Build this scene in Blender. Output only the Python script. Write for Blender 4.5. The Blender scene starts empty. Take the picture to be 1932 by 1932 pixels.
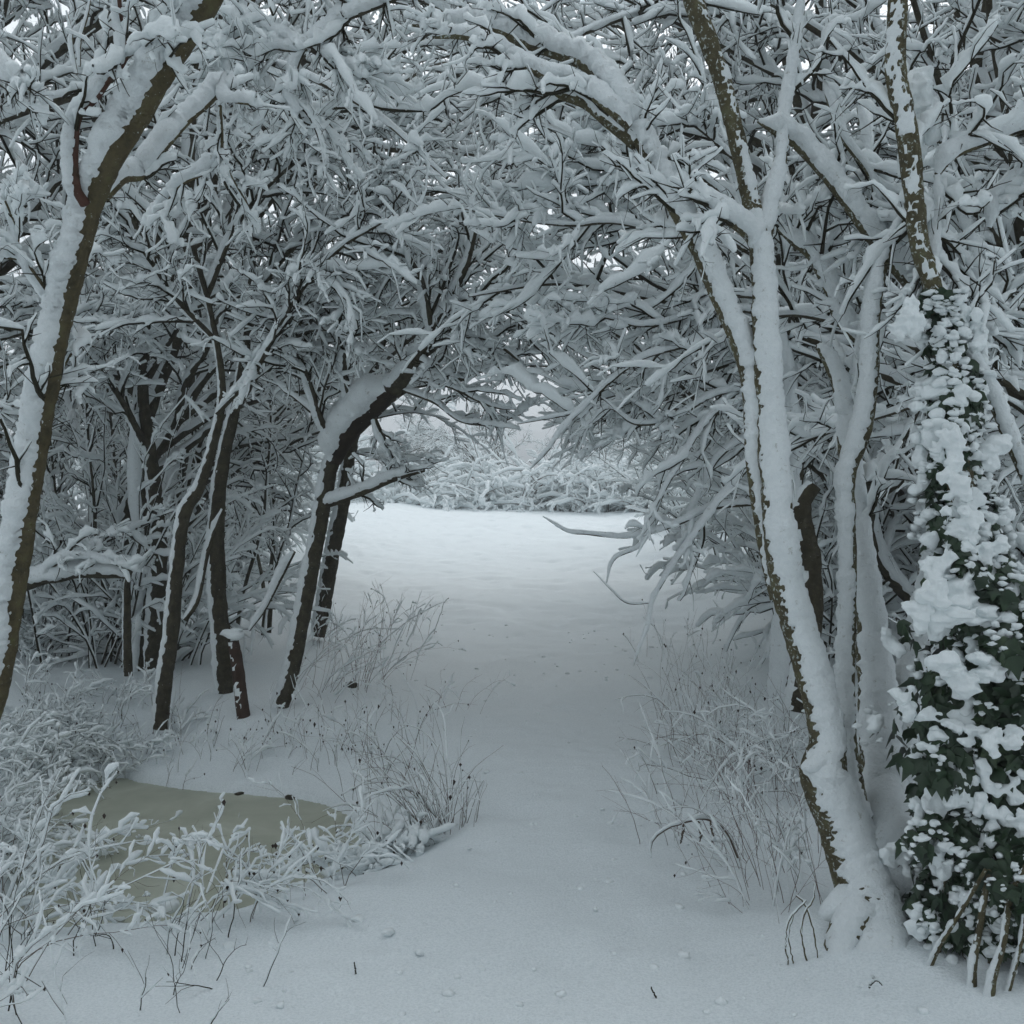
import bpy, math, random
import numpy as np
from mathutils import Vector, Matrix

rng = np.random.default_rng(7)
random.seed(7)
scene = bpy.context.scene
COL = scene.collection

# ---------------------------------------------------------------- camera
CAM_Z = 1.6
FPX = 2147.0                      # focal length for a 1932 px wide frame
PITCH = math.atan(66 / FPX)
cam_data = bpy.data.cameras.new('camera')
cam = bpy.data.objects.new('camera', cam_data)
COL.objects.link(cam)
cam.location = (0, 0, CAM_Z)
cam.rotation_euler = (math.pi / 2 - PITCH, 0, 0)
cam_data.sensor_width = 36
cam_data.lens = 36 * FPX / 1932
cam_data.clip_start = 0.05
cam_data.clip_end = 2000
scene.camera = cam

# ---------------------------------------------------------------- sky, sun, exposure
world = bpy.data.worlds.new('World')
scene.world = world
world.use_nodes = True
wn = world.node_tree.nodes; wl = world.node_tree.links
wn.clear()
sky = wn.new('ShaderNodeTexSky'); sky.sky_type = 'NISHITA'
sky.sun_disc = False
SUN_EL, SUN_AZ = math.radians(46), math.radians(8)
sky.sun_elevation = SUN_EL; sky.sun_rotation = SUN_AZ
sky.dust_density = 6.0; sky.air_density = 1.0; sky.ozone_density = 1.0
hs = wn.new('ShaderNodeHueSaturation'); hs.inputs['Saturation'].default_value = 0.22
gm = wn.new('ShaderNodeMixRGB'); gm.blend_type = 'MIX'; gm.inputs['Fac'].default_value = 0.82
gm.inputs['Color2'].default_value = (6.95, 7.7, 8.3, 1)      # even cloud layer
bg = wn.new('ShaderNodeBackground'); bg.inputs['Strength'].default_value = 0.09
wo = wn.new('ShaderNodeOutputWorld')
wl.new(sky.outputs[0], hs.inputs['Color']); wl.new(hs.outputs[0], gm.inputs['Color1'])
wl.new(gm.outputs[0], bg.inputs['Color']); wl.new(bg.outputs[0], wo.inputs[0])
sd_ = bpy.data.lights.new('sun', 'SUN'); sd_.energy = 0.5; sd_.angle = math.radians(35)
sd_.color = (1.0, 0.97, 0.93)
sun = bpy.data.objects.new('sun', sd_); COL.objects.link(sun)
sdir = Vector((math.sin(SUN_AZ) * math.cos(SUN_EL), math.cos(SUN_AZ) * math.cos(SUN_EL), math.sin(SUN_EL)))
sun.rotation_euler = sdir.to_track_quat('Z', 'Y').to_euler()
scene.view_settings.view_transform = 'Standard'
scene.view_settings.look = 'None'
scene.view_settings.gamma = 1
scene.view_settings.use_curve_mapping = False
scene.view_settings.exposure = 0.63
scene.render.engine = 'CYCLES'
scene.cycles.max_bounces = 8
scene.cycles.diffuse_bounces = 8
scene.cycles.use_adaptive_sampling = True
scene.cycles.adaptive_threshold = 0.025

# ---------------------------------------------------------------- pixel -> place
def U(px, py, d):
    """point at distance y=d seen at (px, py) of a 1932 px frame"""
    x = (px - 966) / FPX; v = (966 - py) / FPX
    cp, sp = math.cos(PITCH), math.sin(PITCH)
    dy = cp + v * sp; dz = -sp + v * cp
    k = d / dy
    return np.array([x * k, d, CAM_Z + dz * k])

def Uz(px, py, z):
    x = (px - 966) / FPX; v = (966 - py) / FPX
    cp, sp = math.cos(PITCH), math.sin(PITCH)
    dy = cp + v * sp; dz = -sp + v * cp
    k = (z - CAM_Z) / dz
    return np.array([x * k, dy * k, z])

# ---------------------------------------------------------------- noise
def _hash(ix, iy, iz):
    h = (ix.astype(np.int64) * 374761393 + iy.astype(np.int64) * 668265263 + iz.astype(np.int64) * 2147483647 % 1000003) & 0x7fffffff
    h = ((h ^ (h >> 13)) * 1274126177) & 0x7fffffff
    h = ((h ^ (h >> 16)) * 1911520717) & 0x7fffffff
    return (h & 0xffff) / 32767.5 - 1.0

def vnoise(p):
    p = np.asarray(p, float)
    i = np.floor(p).astype(np.int64); f = p - i
    f = f * f * (3 - 2 * f)
    out = 0
    for a in (0, 1):
        wa = f[..., 0] if a else 1 - f[..., 0]
        for b in (0, 1):
            wb = f[..., 1] if b else 1 - f[..., 1]
            for c in (0, 1):
                wc = f[..., 2] if c else 1 - f[..., 2]
                out = out + wa * wb * wc * _hash(i[..., 0] + a, i[..., 1] + b, i[..., 2] + c * 7919)
    return out

def fbm(p, sc=1.0, oc=3):
    p = np.asarray(p, float) * sc
    s = 0; a = 1.0; t = 0
    for k in range(oc):
        s = s + a * vnoise(p + 17.3 * k); t += a; a *= 0.5; p = p * 2.03
    return s / t

def ss(t):
    t = np.clip(t, 0, 1); return t * t * (3 - 2 * t)

# ---------------------------------------------------------------- materials
def mat(name, col, rough=0.9, spec=0.2):
    m = bpy.data.materials.new(name); m.use_nodes = True
    n = m.node_tree.nodes; l = m.node_tree.links
    b = n['Principled BSDF']
    b.inputs['Base Color'].default_value = (*col, 1)
    b.inputs['Roughness'].default_value = rough
    b.inputs['Specular IOR Level'].default_value = spec
    return m, n, l, b

def noise_node(n, l, scale, detail=4, coord='Object', rough=0.55, dist=0.0):
    tc = n.new('ShaderNodeTexCoord'); nt = n.new('ShaderNodeTexNoise')
    nt.inputs['Scale'].default_value = scale; nt.inputs['Detail'].default_value = detail
    nt.inputs['Roughness'].default_value = rough; nt.inputs['Distortion'].default_value = dist
    l.new(tc.outputs[coord], nt.inputs['Vector'])
    return nt

def ramp(n, l, src, stops):
    r = n.new('ShaderNodeValToRGB'); e = r.color_ramp.elements
    while len(e) < len(stops): e.new(0.5)
    for i, (p, c) in enumerate(stops):
        e[i].position = p; e[i].color = (*c, 1)
    l.new(src, r.inputs[0]); return r

def bump(n, l, b, src, strength, dist):
    bp = n.new('ShaderNodeBump'); bp.inputs['Strength'].default_value = strength
    bp.inputs['Distance'].default_value = dist
    l.new(src, bp.inputs['Height']); l.new(bp.outputs[0], b.inputs['Normal']); return bp

def snow_mat(name, scale, dist):
    m, n, l, b = mat(name, (0.79, 0.835, 0.84), 0.85, 0.15)
    a = noise_node(n, l, scale, 5, rough=0.65)
    r = ramp(n, l, a.outputs[0], [(0.3, (0.76, 0.805, 0.81)), (0.7, (0.82, 0.86, 0.87))])
    l.new(r.outputs[0], b.inputs['Base Color'])
    bump(n, l, b, a.outputs[0], 0.6, dist)
    return m
M_SNOW = snow_mat('snow', 60, 0.008)

def flecked_snow():
    m, n, l, b = mat('flecked_snow', (0.79, 0.835, 0.84), 0.85, 0.15)
    a = noise_node(n, l, 70, 5, rough=0.7)
    r = ramp(n, l, a.outputs[0], [(0.3, (0.74, 0.785, 0.80)), (0.7, (0.82, 0.86, 0.87))])
    f = noise_node(n, l, 26, 6, rough=0.75)
    rf = ramp(n, l, f.outputs[0], [(0.60, (0, 0, 0)), (0.70, (0.75, 0.75, 0.75))])
    mx = n.new('ShaderNodeMixRGB'); mx.inputs['Color2'].default_value = (0.36, 0.36, 0.32, 1)   # bark showing through thin snow
    l.new(rf.outputs[0], mx.inputs['Fac']); l.new(r.outputs[0], mx.inputs['Color1']); l.new(mx.outputs[0], b.inputs['Base Color'])
    bump(n, l, b, a.outputs[0], 0.8, 0.012)
    return m
M_SNOWT = flecked_snow()

def ground_mat():
    m, n, l, b = mat('ground_snow', (0.8, 0.84, 0.86), 0.8, 0.2)
    fine = noise_node(n, l, 110, 4, rough=0.7)
    tc = n.new('ShaderNodeTexCoord'); mp = n.new('ShaderNodeMapping')
    mp.inputs['Scale'].default_value = (0.8, 3.2, 1)
    mp.inputs['Rotation'].default_value = (0, 0, 0.12)
    w = n.new('ShaderNodeTexNoise'); w.inputs['Scale'].default_value = 3.0; w.inputs['Detail'].default_value = 5
    w.inputs['Distortion'].default_value = 0.6
    l.new(tc.outputs['Object'], mp.inputs[0]); l.new(mp.outputs[0], w.inputs['Vector'])
    r = ramp(n, l, fine.outputs[0], [(0.34, (0.69, 0.745, 0.765)), (0.5, (0.79, 0.84, 0.86)), (0.66, (0.86, 0.905, 0.92))])
    l.new(r.outputs[0], b.inputs['Base Color'])
    b1 = n.new('ShaderNodeBump'); b1.inputs['Strength'].default_value = 0.15; b1.inputs['Distance'].default_value = 0.05
    l.new(w.outputs[0], b1.inputs['Height'])
    b2 = n.new('ShaderNodeBump'); b2.inputs['Strength'].default_value = 0.8; b2.inputs['Distance'].default_value = 0.008
    l.new(fine.outputs[0], b2.inputs['Height']); l.new(b1.outputs[0], b2.inputs['Normal'])
    l.new(b2.outputs[0], b.inputs['Normal'])
    return m
M_GROUND = ground_mat()

def bark_mat(name, c1, c2, c3, scale=14, lichen=0.62):
    m, n, l, b = mat(name, c1, 0.95, 0.15)
    a = noise_node(n, l, scale, 6, rough=0.7)
    r = ramp(n, l, a.outputs[0], [(0.32, c1), (0.55, c2), (0.75, c3)])
    sp = noise_node(n, l, scale * 4.5, 3, rough=0.6)
    rr = ramp(n, l, sp.outputs[0], [(lichen, (0, 0, 0)), (lichen + 0.07, (1, 1, 1))])
    mx = n.new('ShaderNodeMixRGB'); mx.inputs['Color2'].default_value = (0.42, 0.46, 0.44, 1)
    l.new(rr.outputs[0], mx.inputs['Fac']); l.new(r.outputs[0], mx.inputs['Color1'])
    l.new(mx.outputs[0], b.inputs['Base Color'])
    bump(n, l, b, a.outputs[0], 0.9, 0.02)
    return m
M_BARK = bark_mat('mossy_bark', (0.05, 0.042, 0.024), (0.10, 0.082, 0.044), (0.12, 0.125, 0.055), 16, 0.66)
M_BARKL = bark_mat('lichen_bark', (0.05, 0.043, 0.026), (0.10, 0.088, 0.05), (0.14, 0.145, 0.08), 16, 0.58)
M_DARK = bark_mat('dark_bark', (0.03, 0.026, 0.018), (0.06, 0.052, 0.034), (0.09, 0.09, 0.055), 20, 0.68)
M_TWIG = mat('twig_bark', (0.028, 0.026, 0.016), 0.95, 0.1)[0]
M_TWIGR = mat('russet_twig', (0.15, 0.105, 0.095), 0.95, 0.1)[0]
M_WEED = mat('dry_stem', (0.12, 0.095, 0.075), 0.95, 0.1)[0]
M_SEED = mat('seed_head', (0.045, 0.033, 0.028), 0.95, 0.1)[0]
M_POST = bark_mat('red_brown_wood', (0.035, 0.022, 0.016), (0.06, 0.037, 0.027), (0.085, 0.058, 0.043), 10, 0.75)
M_WOUND = bark_mat('torn_wood', (0.014, 0.011, 0.009), (0.03, 0.022, 0.016), (0.06, 0.045, 0.034), 9, 0.7)

def ivy_mat():
    m, n, l, b = mat('ivy_leaf', (0.02, 0.042, 0.018), 0.45, 0.4)
    oi = n.new('ShaderNodeObjectInfo')
    a = noise_node(n, l, 9, 2)
    r = ramp(n, l, a.outputs[0], [(0.3, (0.010, 0.024, 0.012)), (0.6, (0.022, 0.048, 0.02)), (0.8, (0.05, 0.075, 0.03))])
    l.new(r.outputs[0], b.inputs['Base Color']); return m
M_IVY = ivy_mat()

def ice_mat():
    m, n, l, b = mat('pond_ice', (0.15, 0.155, 0.095), 0.55, 0.3)
    a = noise_node(n, l, 2.2, 6, rough=0.6, dist=0.5)
    r = ramp(n, l, a.outputs[0], [(0.3, (0.33, 0.345, 0.275)), (0.55, (0.42, 0.435, 0.355)), (0.8, (0.56, 0.58, 0.50))])
    s = noise_node(n, l, 55, 3)
    rs = ramp(n, l, s.outputs[0], [(0.68, (0, 0, 0)), (0.76, (1, 1, 1))])
    mx = n.new('ShaderNodeMixRGB'); mx.inputs['Color2'].default_value = (0.42, 0.43, 0.36, 1)
    l.new(rs.outputs[0], mx.inputs['Fac']); l.new(r.outputs[0], mx.inputs['Color1'])
    l.new(mx.outputs[0], b.inputs['Base Color'])
    bump(n, l, b, s.outputs[0], 0.35, 0.006); return m
M_ICE = ice_mat()

# ---------------------------------------------------------------- mesh collection
class Geo:
    def __init__(s): s.v = []; s.q = []; s.t = []; s.n = 0
    def add(s, v, q=None, t=None):
        v = np.asarray(v, float).reshape(-1, 3)
        if q is not None and len(q): s.q.append(np.asarray(q, np.int64) + s.n)
        if t is not None and len(t): s.t.append(np.asarray(t, np.int64) + s.n)
        s.v.append(v); s.n += len(v)
    def mesh(s, name, m, smooth=True):
        me = bpy.data.meshes.new(name)
        V = np.concatenate(s.v)
        Q = np.concatenate(s.q) if s.q else np.zeros((0, 4), int)
        T = np.concatenate(s.t) if s.t else np.zeros((0, 3), int)
        me.vertices.add(len(V)); me.vertices.foreach_set('co', V.ravel())
        me.loops.add(Q.size + T.size)
        me.loops.foreach_set('vertex_index', np.concatenate([Q.ravel(), T.ravel()]))
        me.polygons.add(len(Q) + len(T))
        st = np.concatenate([np.arange(len(Q)) * 4, Q.size + np.arange(len(T)) * 3])
        me.polygons.foreach_set('loop_start', st)
        if smooth: me.polygons.foreach_set('use_smooth', np.ones(len(st), bool))
        me.update(calc_edges=True); me.validate()
        me.materials.append(m)
        return me
    def obj(s, name, m, parent=None, kind=None, label=None, smooth=True):
        if not s.v: return None
        o = bpy.data.objects.new(name, s.mesh(name, m, smooth))
        COL.objects.link(o)
        if parent is not None:
            o.parent = parent
            o.location = -Vector(parent.location)      # geometry is written in world space
        if kind: o['kind'] = kind
        if label: o['label'] = label
        return o

def thing(name, label, cat, loc=(0, 0, 0), group=None):
    o = bpy.data.objects.new(name, None); COL.objects.link(o)
    o.empty_display_size = 0.2
    o.location = loc; o['label'] = label; o['category'] = cat
    if group: o['group'] = group
    return o

def copy_thing(root, loc, rz, sc, label, group, sz=None):
    r = root.copy(); COL.objects.link(r)
    r.location = loc; r.rotation_euler = (0, 0, rz); r.scale = (sc, sc, sz or sc)
    r['label'] = label; r['group'] = group
    for ch in KIDS[root.name]:
        c = ch.copy(); COL.objects.link(c); c.parent = r
    return r
KIDS = {}

# ---------------------------------------------------------------- tubes
SNOWDIR = np.array([-0.05, -0.14, 0.98]); SNOWDIR /= np.linalg.norm(SNOWDIR)
WIND = np.array([-0.30, -0.50, 0.80]); WIND /= np.linalg.norm(WIND)

def norm(v): return v / np.maximum(np.linalg.norm(v, axis=-1, keepdims=True), 1e-9)

def tube(geo, P, R, sides, off=None, flat=1.0, jit=0.0, S=SNOWDIR):
    """P (N,K,3) centre lines, R (N,K) radii -> quads in geo; off moves the tube towards S"""
    P = np.asarray(P, float); R = np.asarray(R, float)
    if P.ndim == 2: P = P[None]; R = R[None]
    N, K, _ = P.shape
    if N == 0: return
    T = norm(np.gradient(P, axis=1))
    u = norm(S - (T @ S)[..., None] * T)
    v = np.cross(T, u)
    C = P if off is None else P + u * off[..., None]
    th = np.arange(sides) / sides * 2 * np.pi + 0.3
    rr = R[..., None] * np.ones(sides)
    if jit: rr = rr * (1 + jit * rng.uniform(-1, 1, rr.shape))
    V = C[:, :, None] + (rr * np.cos(th))[..., None] * u[:, :, None] + (rr * flat * np.sin(th))[..., None] * v[:, :, None]
    idx = np.arange(N * K * sides).reshape(N, K, sides)
    a = idx[:, :-1]; b = idx[:, 1:]
    q = np.stack([a, np.roll(a, -1, 2), np.roll(b, -1, 2), b], -1).reshape(-1, 4)
    geo.add(V, q)

def snow_on(geo, P, R, base, sides=6, lump=0.35, S=SNOWDIR, cover=1.0):
    """rounded snow ridges lying on the windward top of thin branches"""
    N, K, _ = P.shape
    if N == 0: return
    if cover < 1:
        k = rng.random(N) < cover; P = P[k]; R = R[k]; base = base[k] if hasattr(base, '__len__') else base; N = len(P)
        if N == 0: return
    T = norm(np.gradient(P, axis=1))
    perp = np.sqrt(np.clip(1 - (T @ S) ** 2, 0, 1))
    s = np.linspace(0, 1, K)[None]
    prof = np.clip(np.minimum((s + 0.12) / 0.25, (1.14 - s) / 0.25), 0, 1) ** 0.5
    ln = 1 + lump * rng.uniform(-1, 1, (N, K)) + lump * 0.5 * rng.uniform(-1, 1, (N, 1))
    b = np.asarray(base); b = b[:, None] if b.ndim == 1 else b
    gap = np.where(rng.random((N, K)) < 0.10, 0.4, 1.0)
    rs = b * prof * ln * gap * (0.25 + 0.75 * perp) + 0.0008
    # close both ends with a rounded nose
    P = np.concatenate([P[:, :1] - (P[:, 1:2] - P[:, :1]) * (rs[:, :1, None] * 0.5 / np.maximum(np.linalg.norm(P[:, 1:2] - P[:, :1], axis=-1, keepdims=True), 1e-6)), P,
                        P[:, -1:] + (P[:, -1:] - P[:, -2:-1]) * (rs[:, -1:, None] * 0.6 / np.maximum(np.linalg.norm(P[:, -1:] - P[:, -2:-1], axis=-1, keepdims=True), 1e-6))], 1)
    R = np.concatenate([R[:, :1], R, R[:, -1:]], 1); rs = np.concatenate([rs[:, :1] * 0.25, rs, rs[:, -1:] * 0.2], 1)
    tube(geo, P, rs, sides, off=R * 0.75 + np.concatenate([rs[:, 1:2], rs[:, 1:-1], rs[:, -2:-1]], 1) * 0.85, flat=0.84, jit=0.17, S=S)

def resample(P, R, n):
    """Catmull-Rom through the points, n samples evenly along the length"""
    P = np.asarray(P, float); R = np.asarray(R, float)
    m = len(P)
    Q = np.vstack([2 * P[0] - P[1], P, 2 * P[-1] - P[-2]])
    X = []; Y = []
    for i in range(m - 1):
        p0, p1, p2, p3 = Q[i:i + 4]
        t = np.linspace(0, 1, 16, endpoint=False)[:, None]
        X.append(0.5 * (2 * p1 + (p2 - p0) * t + (2 * p0 - 5 * p1 + 4 * p2 - p3) * t ** 2 + (3 * p1 - p0 - 3 * p2 + p3) * t ** 3))
        Y.append(R[i] + (R[i + 1] - R[i]) * t[:, 0])
    X.append(P[-1:]); Y.append(R[-1:])
    X = np.vstack(X); Y = np.concatenate(Y)
    L = np.concatenate([[0], np.cumsum(np.linalg.norm(np.diff(X, axis=0), axis=1))])
    g = np.linspace(0, L[-1], n)
    return np.stack([np.interp(g, L, X[:, k]) for k in range(3)], -1), np.interp(g, L, Y), L[-1]

def limb(geo_bark, geo_snow, pts, thick, step=0.02, sides=22, bias=0.0, wob=0.0, S=WIND, rough=1.0):
    """a trunk or limb from hand-set points; snow is a plastered shell on its windward side"""
    P = np.array([U(p[0], p[1], p[2]) for p in pts]) if len(pts[0]) == 4 else np.array([p[0] for p in pts])
    R = np.array([p[3] * p[2] / FPX / 2 for p in pts]) if len(pts[0]) == 4 else np.array([p[1] for p in pts])
    L = np.linalg.norm(np.diff(P, axis=0), axis=1).sum()
    n = max(8, int(L / step))
    Pc, Rc, L = resample(P, R, n)
    Pc = Pc + wob * np.stack([fbm(Pc + k * 31, 3.5, 2) for k in range(3)], -1)
    T = norm(np.gradient(Pc, axis=0))
    u = norm(S - (T @ S)[:, None] * T); v = np.cross(T, u)
    th = np.arange(sides) / sides * 2 * np.pi
    d = np.cos(th)[None, :, None] * u[:, None] + np.sin(th)[None, :, None] * v[:, None]
    surf = Pc[:, None] + d * Rc[:, None, None]
    rb = Rc[:, None] * (1 + 0.16 * fbm(surf, 9, 3) + 0.05 * fbm(surf, 40, 2))
    idx = np.arange(n * sides).reshape(n, sides)
    a = idx[:-1]; b = idx[1:]
    q = np.stack([a, np.roll(a, -1, 1), np.roll(b, -1, 1), b], -1).reshape(-1, 4)
    cap = [[idx[-1][0], idx[-1][k], idx[-1][k + 1]] for k in range(1, sides - 1)] + [[idx[0][0], idx[0][k + 1], idx[0][k]] for k in range(1, sides - 1)]
    geo_bark.add(Pc[:, None] + d * rb[..., None], q, cap)
    if thick > 0:
        perp = np.sqrt(np.clip(1 - (T @ S) ** 2, 0, 1))[:, None]
        e0 = np.cos(th)[None] + bias
        e = e0 + rough * np.clip(1.25 - np.abs(e0) * 1.1, 0.12, 1) * (0.36 * fbm(surf, 14, 2) + 0.42 * fbm(surf, 75, 3)) + 0.35 * fbm(surf, 4, 2)
        tt = thick * ((Rc / Rc.max()) ** 0.5)[:, None] * (0.55 + 0.45 * perp) * (1 + 0.22 * fbm(surf, 5, 2) + 0.14 * fbm(surf, 18, 2))
        g = np.clip(e, -0.6, 1.0)
        rad = rb + np.where(g > 0, tt * np.sqrt(np.clip(g, 0, 1)) , -0.35 * rb * np.clip(-g * 4, 0, 1) - 0.002)
        rad = rad + np.where(g > 0, 0.13 * thick * fbm(surf, 50, 3), 0)
        endf = np.clip(np.minimum(np.arange(n), np.arange(n)[::-1]) / 4.0, 0.05, 1)[:, None]
        rad = rb + (rad - rb) * endf
        geo_snow.add(Pc[:, None] + d * rad[..., None], q)
    return resample(P, R, 28)[:2]

# ---------------------------------------------------------------- growth
def randdir(n):
    return norm(rng.normal(size=(n, 3)))

def grow(P, R, per, t0, t1, L0, L1, a0, a1, K, rmax, up=0.0, droop=0.0, wig=0.22, pull=None, taper=0.25, lpow=0.5):
    """children of a set of parents, all at once"""
    N, Kp, _ = P.shape
    if N == 0: return np.zeros((0, K, 3)), np.zeros((0, K))
    n = N * per
    pi = np.repeat(np.arange(N), per)
    t = ((np.tile(np.arange(per), N) + rng.random(n)) / per) * (t1 - t0) + t0
    f = t * (Kp - 1); i = np.clip(f.astype(int), 0, Kp - 2); w = (f - i)[:, None]
    start = P[pi, i] * (1 - w) + P[pi, i + 1] * w
    tan = norm(P[pi, i + 1] - P[pi, i])
    pr = R[pi, i] * (1 - w[:, 0]) + R[pi, i + 1] * w[:, 0]
    side = randdir(n); side = norm(side - (side * tan).sum(-1, keepdims=True) * tan)
    side[:, 2] += up; side = norm(side - (side * tan).sum(-1, keepdims=True) * tan)
    al = rng.uniform(a0, a1, n)[:, None]
    d = np.cos(al) * tan + np.sin(al) * side
    ln = rng.uniform(L0, L1, n) * (1.0 - 0.55 * t ** 2)
    st = (ln / (K - 1))[:, None]
    out = np.zeros((n, K, 3)); out[:, 0] = start
    for k in range(1, K):
        d = d + wig * rng.normal(size=(n, 3)) * np.where(rng.random((n, 1)) < 0.25, 1.5, 0.5)
        d[:, 2] -= droop * k / K
        if pull is not None: d = d + pull
        d = norm(d)
        out[:, k] = out[:, k - 1] + d * st
    r0 = np.minimum(pr * 0.75, rmax * (0.5 + 0.5 * (ln / L1)))
    rad = r0[:, None] * (1 - (1 - taper) * np.linspace(0, 1, K)[None])
    return out, rad

def keepclear(P, R, *extra):
    """drop branches that would grow into the walking tunnel over the path"""
    x, y, z = P[..., 0], P[..., 1], P[..., 2]
    w = 0.95 + 0.10 * np.clip(y - 5, 0, 40)
    h = 1.72 + 0.075 * y - 0.25 * (np.abs(x) / w) ** 2
    bad = (np.abs(x - 0.12) < w) & (z < h) & (y > 0.5)
    near = (y < 3.6) & (z < 3.6) & (np.abs(x) < 0.5 * y + 0.2)   # nothing right in front of the lens
    k = ~(bad.any(1) | near.any(1))
    return (P[k], R[k])

# ---------------------------------------------------------------- ground
WATER_Z = -0.30
pond_px = [(60, 1768), (160, 1755), (240, 1750), (313, 1750), (337, 1740), (450, 1730), (483, 1721), (533, 1698), (600, 1678), (644, 1655),
           (672, 1622), (668, 1575), (644, 1540), (610, 1521), (547, 1511), (450, 1501), (333, 1491), (283, 1481), (225, 1470), (150, 1480), (70, 1500), (60, 1540), (20, 1640), (40, 1720)]
POND = np.array([Uz(a, b, WATER_Z)[:2] for a, b in pond_px])

def pond_sd(x, y):
    shp = np.shape(x); p = np.stack([np.ravel(x), np.ravel(y)], -1)
    d = np.full(len(p), 1e9); inside = np.zeros(len(p), bool)
    for i in range(len(POND)):
        a = POND[i]; b = POND[(i + 1) % len(POND)]
        ab = b - a; t = np.clip(((p - a) @ ab) / (ab @ ab), 0, 1)
        d = np.minimum(d, np.linalg.norm(p - a - t[:, None] * ab, axis=1))
        c = ((a[1] > p[:, 1]) != (b[1] > p[:, 1])) & (p[:, 0] < (b[0] - a[0]) * (p[:, 1] - a[1]) / (b[1] - a[1] + 1e-12) + a[0])
        inside ^= c
    return np.where(inside, -d, d).reshape(shp)

MOUNDS = [(1.22, 3.85, 0.07, 0.26), (-1.55, 8.0, 0.05, 0.4), (1.5, 3.75, 0.05, 0.3)]
rs2 = np.random.default_rng(3)
DIMPLES = np.stack([rs2.uniform(-3.2, 3.6, 330), rs2.uniform(11, 29, 330), rs2.uniform(0.05, 0.2, 330), rs2.uniform(0.015, 0.07, 330)], -1)
NEAR = np.stack([0.15 + rs2.normal(size=70) * 0.6, rs2.uniform(2.9, 11, 70), rs2.uniform(0.05, 0.13, 70), rs2.uniform(0.008, 0.03, 70)], -1)
DIMPLES = np.vstack([DIMPLES, NEAR, [[0.33, 7.75, 0.07, 0.035], [0.40, 7.72, 0.05, 0.02], [0.3, 7.0, 0.05, 0.012]]])

def zg(x, y, fine=True):
    x = np.asarray(x, float); y = np.asarray(y, float)
    z = 0.70 * ss((y - 8.5) / 21.5) * (1 - 0.0 * x)
    z = z - 0.035 * np.clip(y - 30.5, 0, 60) - 0.006 * np.clip(y - 20, 0, 14) * np.clip(x, -6, 6) * 0.55
    p = np.stack([x, y, 0 * x], -1)
    z = z + 0.05 * fbm(p, 0.45, 2) + 0.022 * fbm(p, 1.7, 2)
    # woodland floor banks up a little off the path
    z = z + 0.10 * ss((np.abs(x - 0.15) - 1.1 - 0.03 * y) / 1.2) * ss((y - 3.5) / 3)
    sd = pond_sd(x, y)
    z = np.where(sd < 1.2, z * ss((sd + 0.1) / 1.1), z)
    e = 0.035 * fbm(p, 6, 3)
    z = z - 0.245 * ss((0.85 - sd) / 0.85) - 0.42 * ss((0.05 - sd + e) / 0.10)
    for mx, my, h, r in MOUNDS:
        z = z + h * np.exp(-((x - mx) ** 2 + (y - my) ** 2) / (2 * r * r))
    if fine:
        z = z + 0.004 * fbm(np.stack([x * 1.0, y * 2.2, 0 * x], -1), 2.2, 2) * (y < 9)
        z = z + 0.012 * fbm(p, 9, 2) * (np.abs(x) > 1.2) + 0.020 * fbm(p, 2.8, 2) + 0.007 * fbm(p, 11, 2)
    return z

def axis(segs):
    out = [segs[0][0]]
    for a, b, s in segs:
        n = max(1, int(round((b - a) / s))); out += list(np.linspace(a, b, n + 1)[1:])
    return np.array(out)
ax = axis([(-400, -60, 60), (-60, -14, 4), (-14, -6, 0.5), (-6, -3.2, 0.1), (-3.2, 2.4, 0.038), (2.4, 6, 0.1), (6, 14, 0.5), (14, 60, 4), (60, 400, 60)])
ay = axis([(-200, -20, 30), (-20, 0, 1), (0, 2.8, 0.1), (2.8, 8, 0.036), (8, 30.5, 0.09), (30.5, 36, 0.25), (36, 60, 2), (60, 600, 60)])
GX, GY = np.meshgrid(ax, ay)
GZ = zg(GX, GY)
for dx, dy, r, h in DIMPLES:
    k = (np.abs(ax - dx) < 3 * r); j = (np.abs(ay - dy) < 3 * r)
    if k.any() and j.any():
        sub = np.ix_(j, k)
        rr2 = (GX[sub] - dx) ** 2 + ((GY[sub] - dy) * 1.0) ** 2
        GZ[sub] -= h * (np.exp(-rr2 / (r * r)) - 0.35 * np.exp(-rr2 / (2.6 * r * r)))
g = Geo(); nx = len(ax); ny = len(ay)
idx = np.arange(nx * ny).reshape(ny, nx)
g.add(np.stack([GX, GY, GZ], -1), np.stack([idx[:-1, :-1], idx[:-1, 1:], idx[1:, 1:], idx[1:, :-1]], -1).reshape(-1, 4))
go = g.obj('snow_ground', M_GROUND, kind='structure')

g = Geo()
cx, cy = POND.mean(0)
ring = [POND * 1.0]
pp = (POND - [cx, cy]) * 1.12 + [cx, cy]
V = np.vstack([[cx, cy], pp]); V = np.c_[V, np.full(len(V), WATER_Z)]
g.add(V, None, [[0, i + 1, (i + 1) % len(pp) + 1] for i in range(len(pp))])
g.obj('pond', M_ICE, kind='structure', smooth=False)

def gpt(px, py):
    """ground point seen at a pixel (march along the ray)"""
    a = np.array([0, 0, CAM_Z]); b = U(px, py, 1.0) - a
    ts = np.linspace(2.5, 60, 1600)
    pts = a + b * ts[:, None]
    h = pts[:, 2] - zg(pts[:, 0], pts[:, 1], False)
    i = int(np.argmax(h < 0)) if (h < 0).any() else len(ts) - 1
    return pts[i]

# ---------------------------------------------------------------- hand-set trees
def thicken(P, n=28):
    return P

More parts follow.
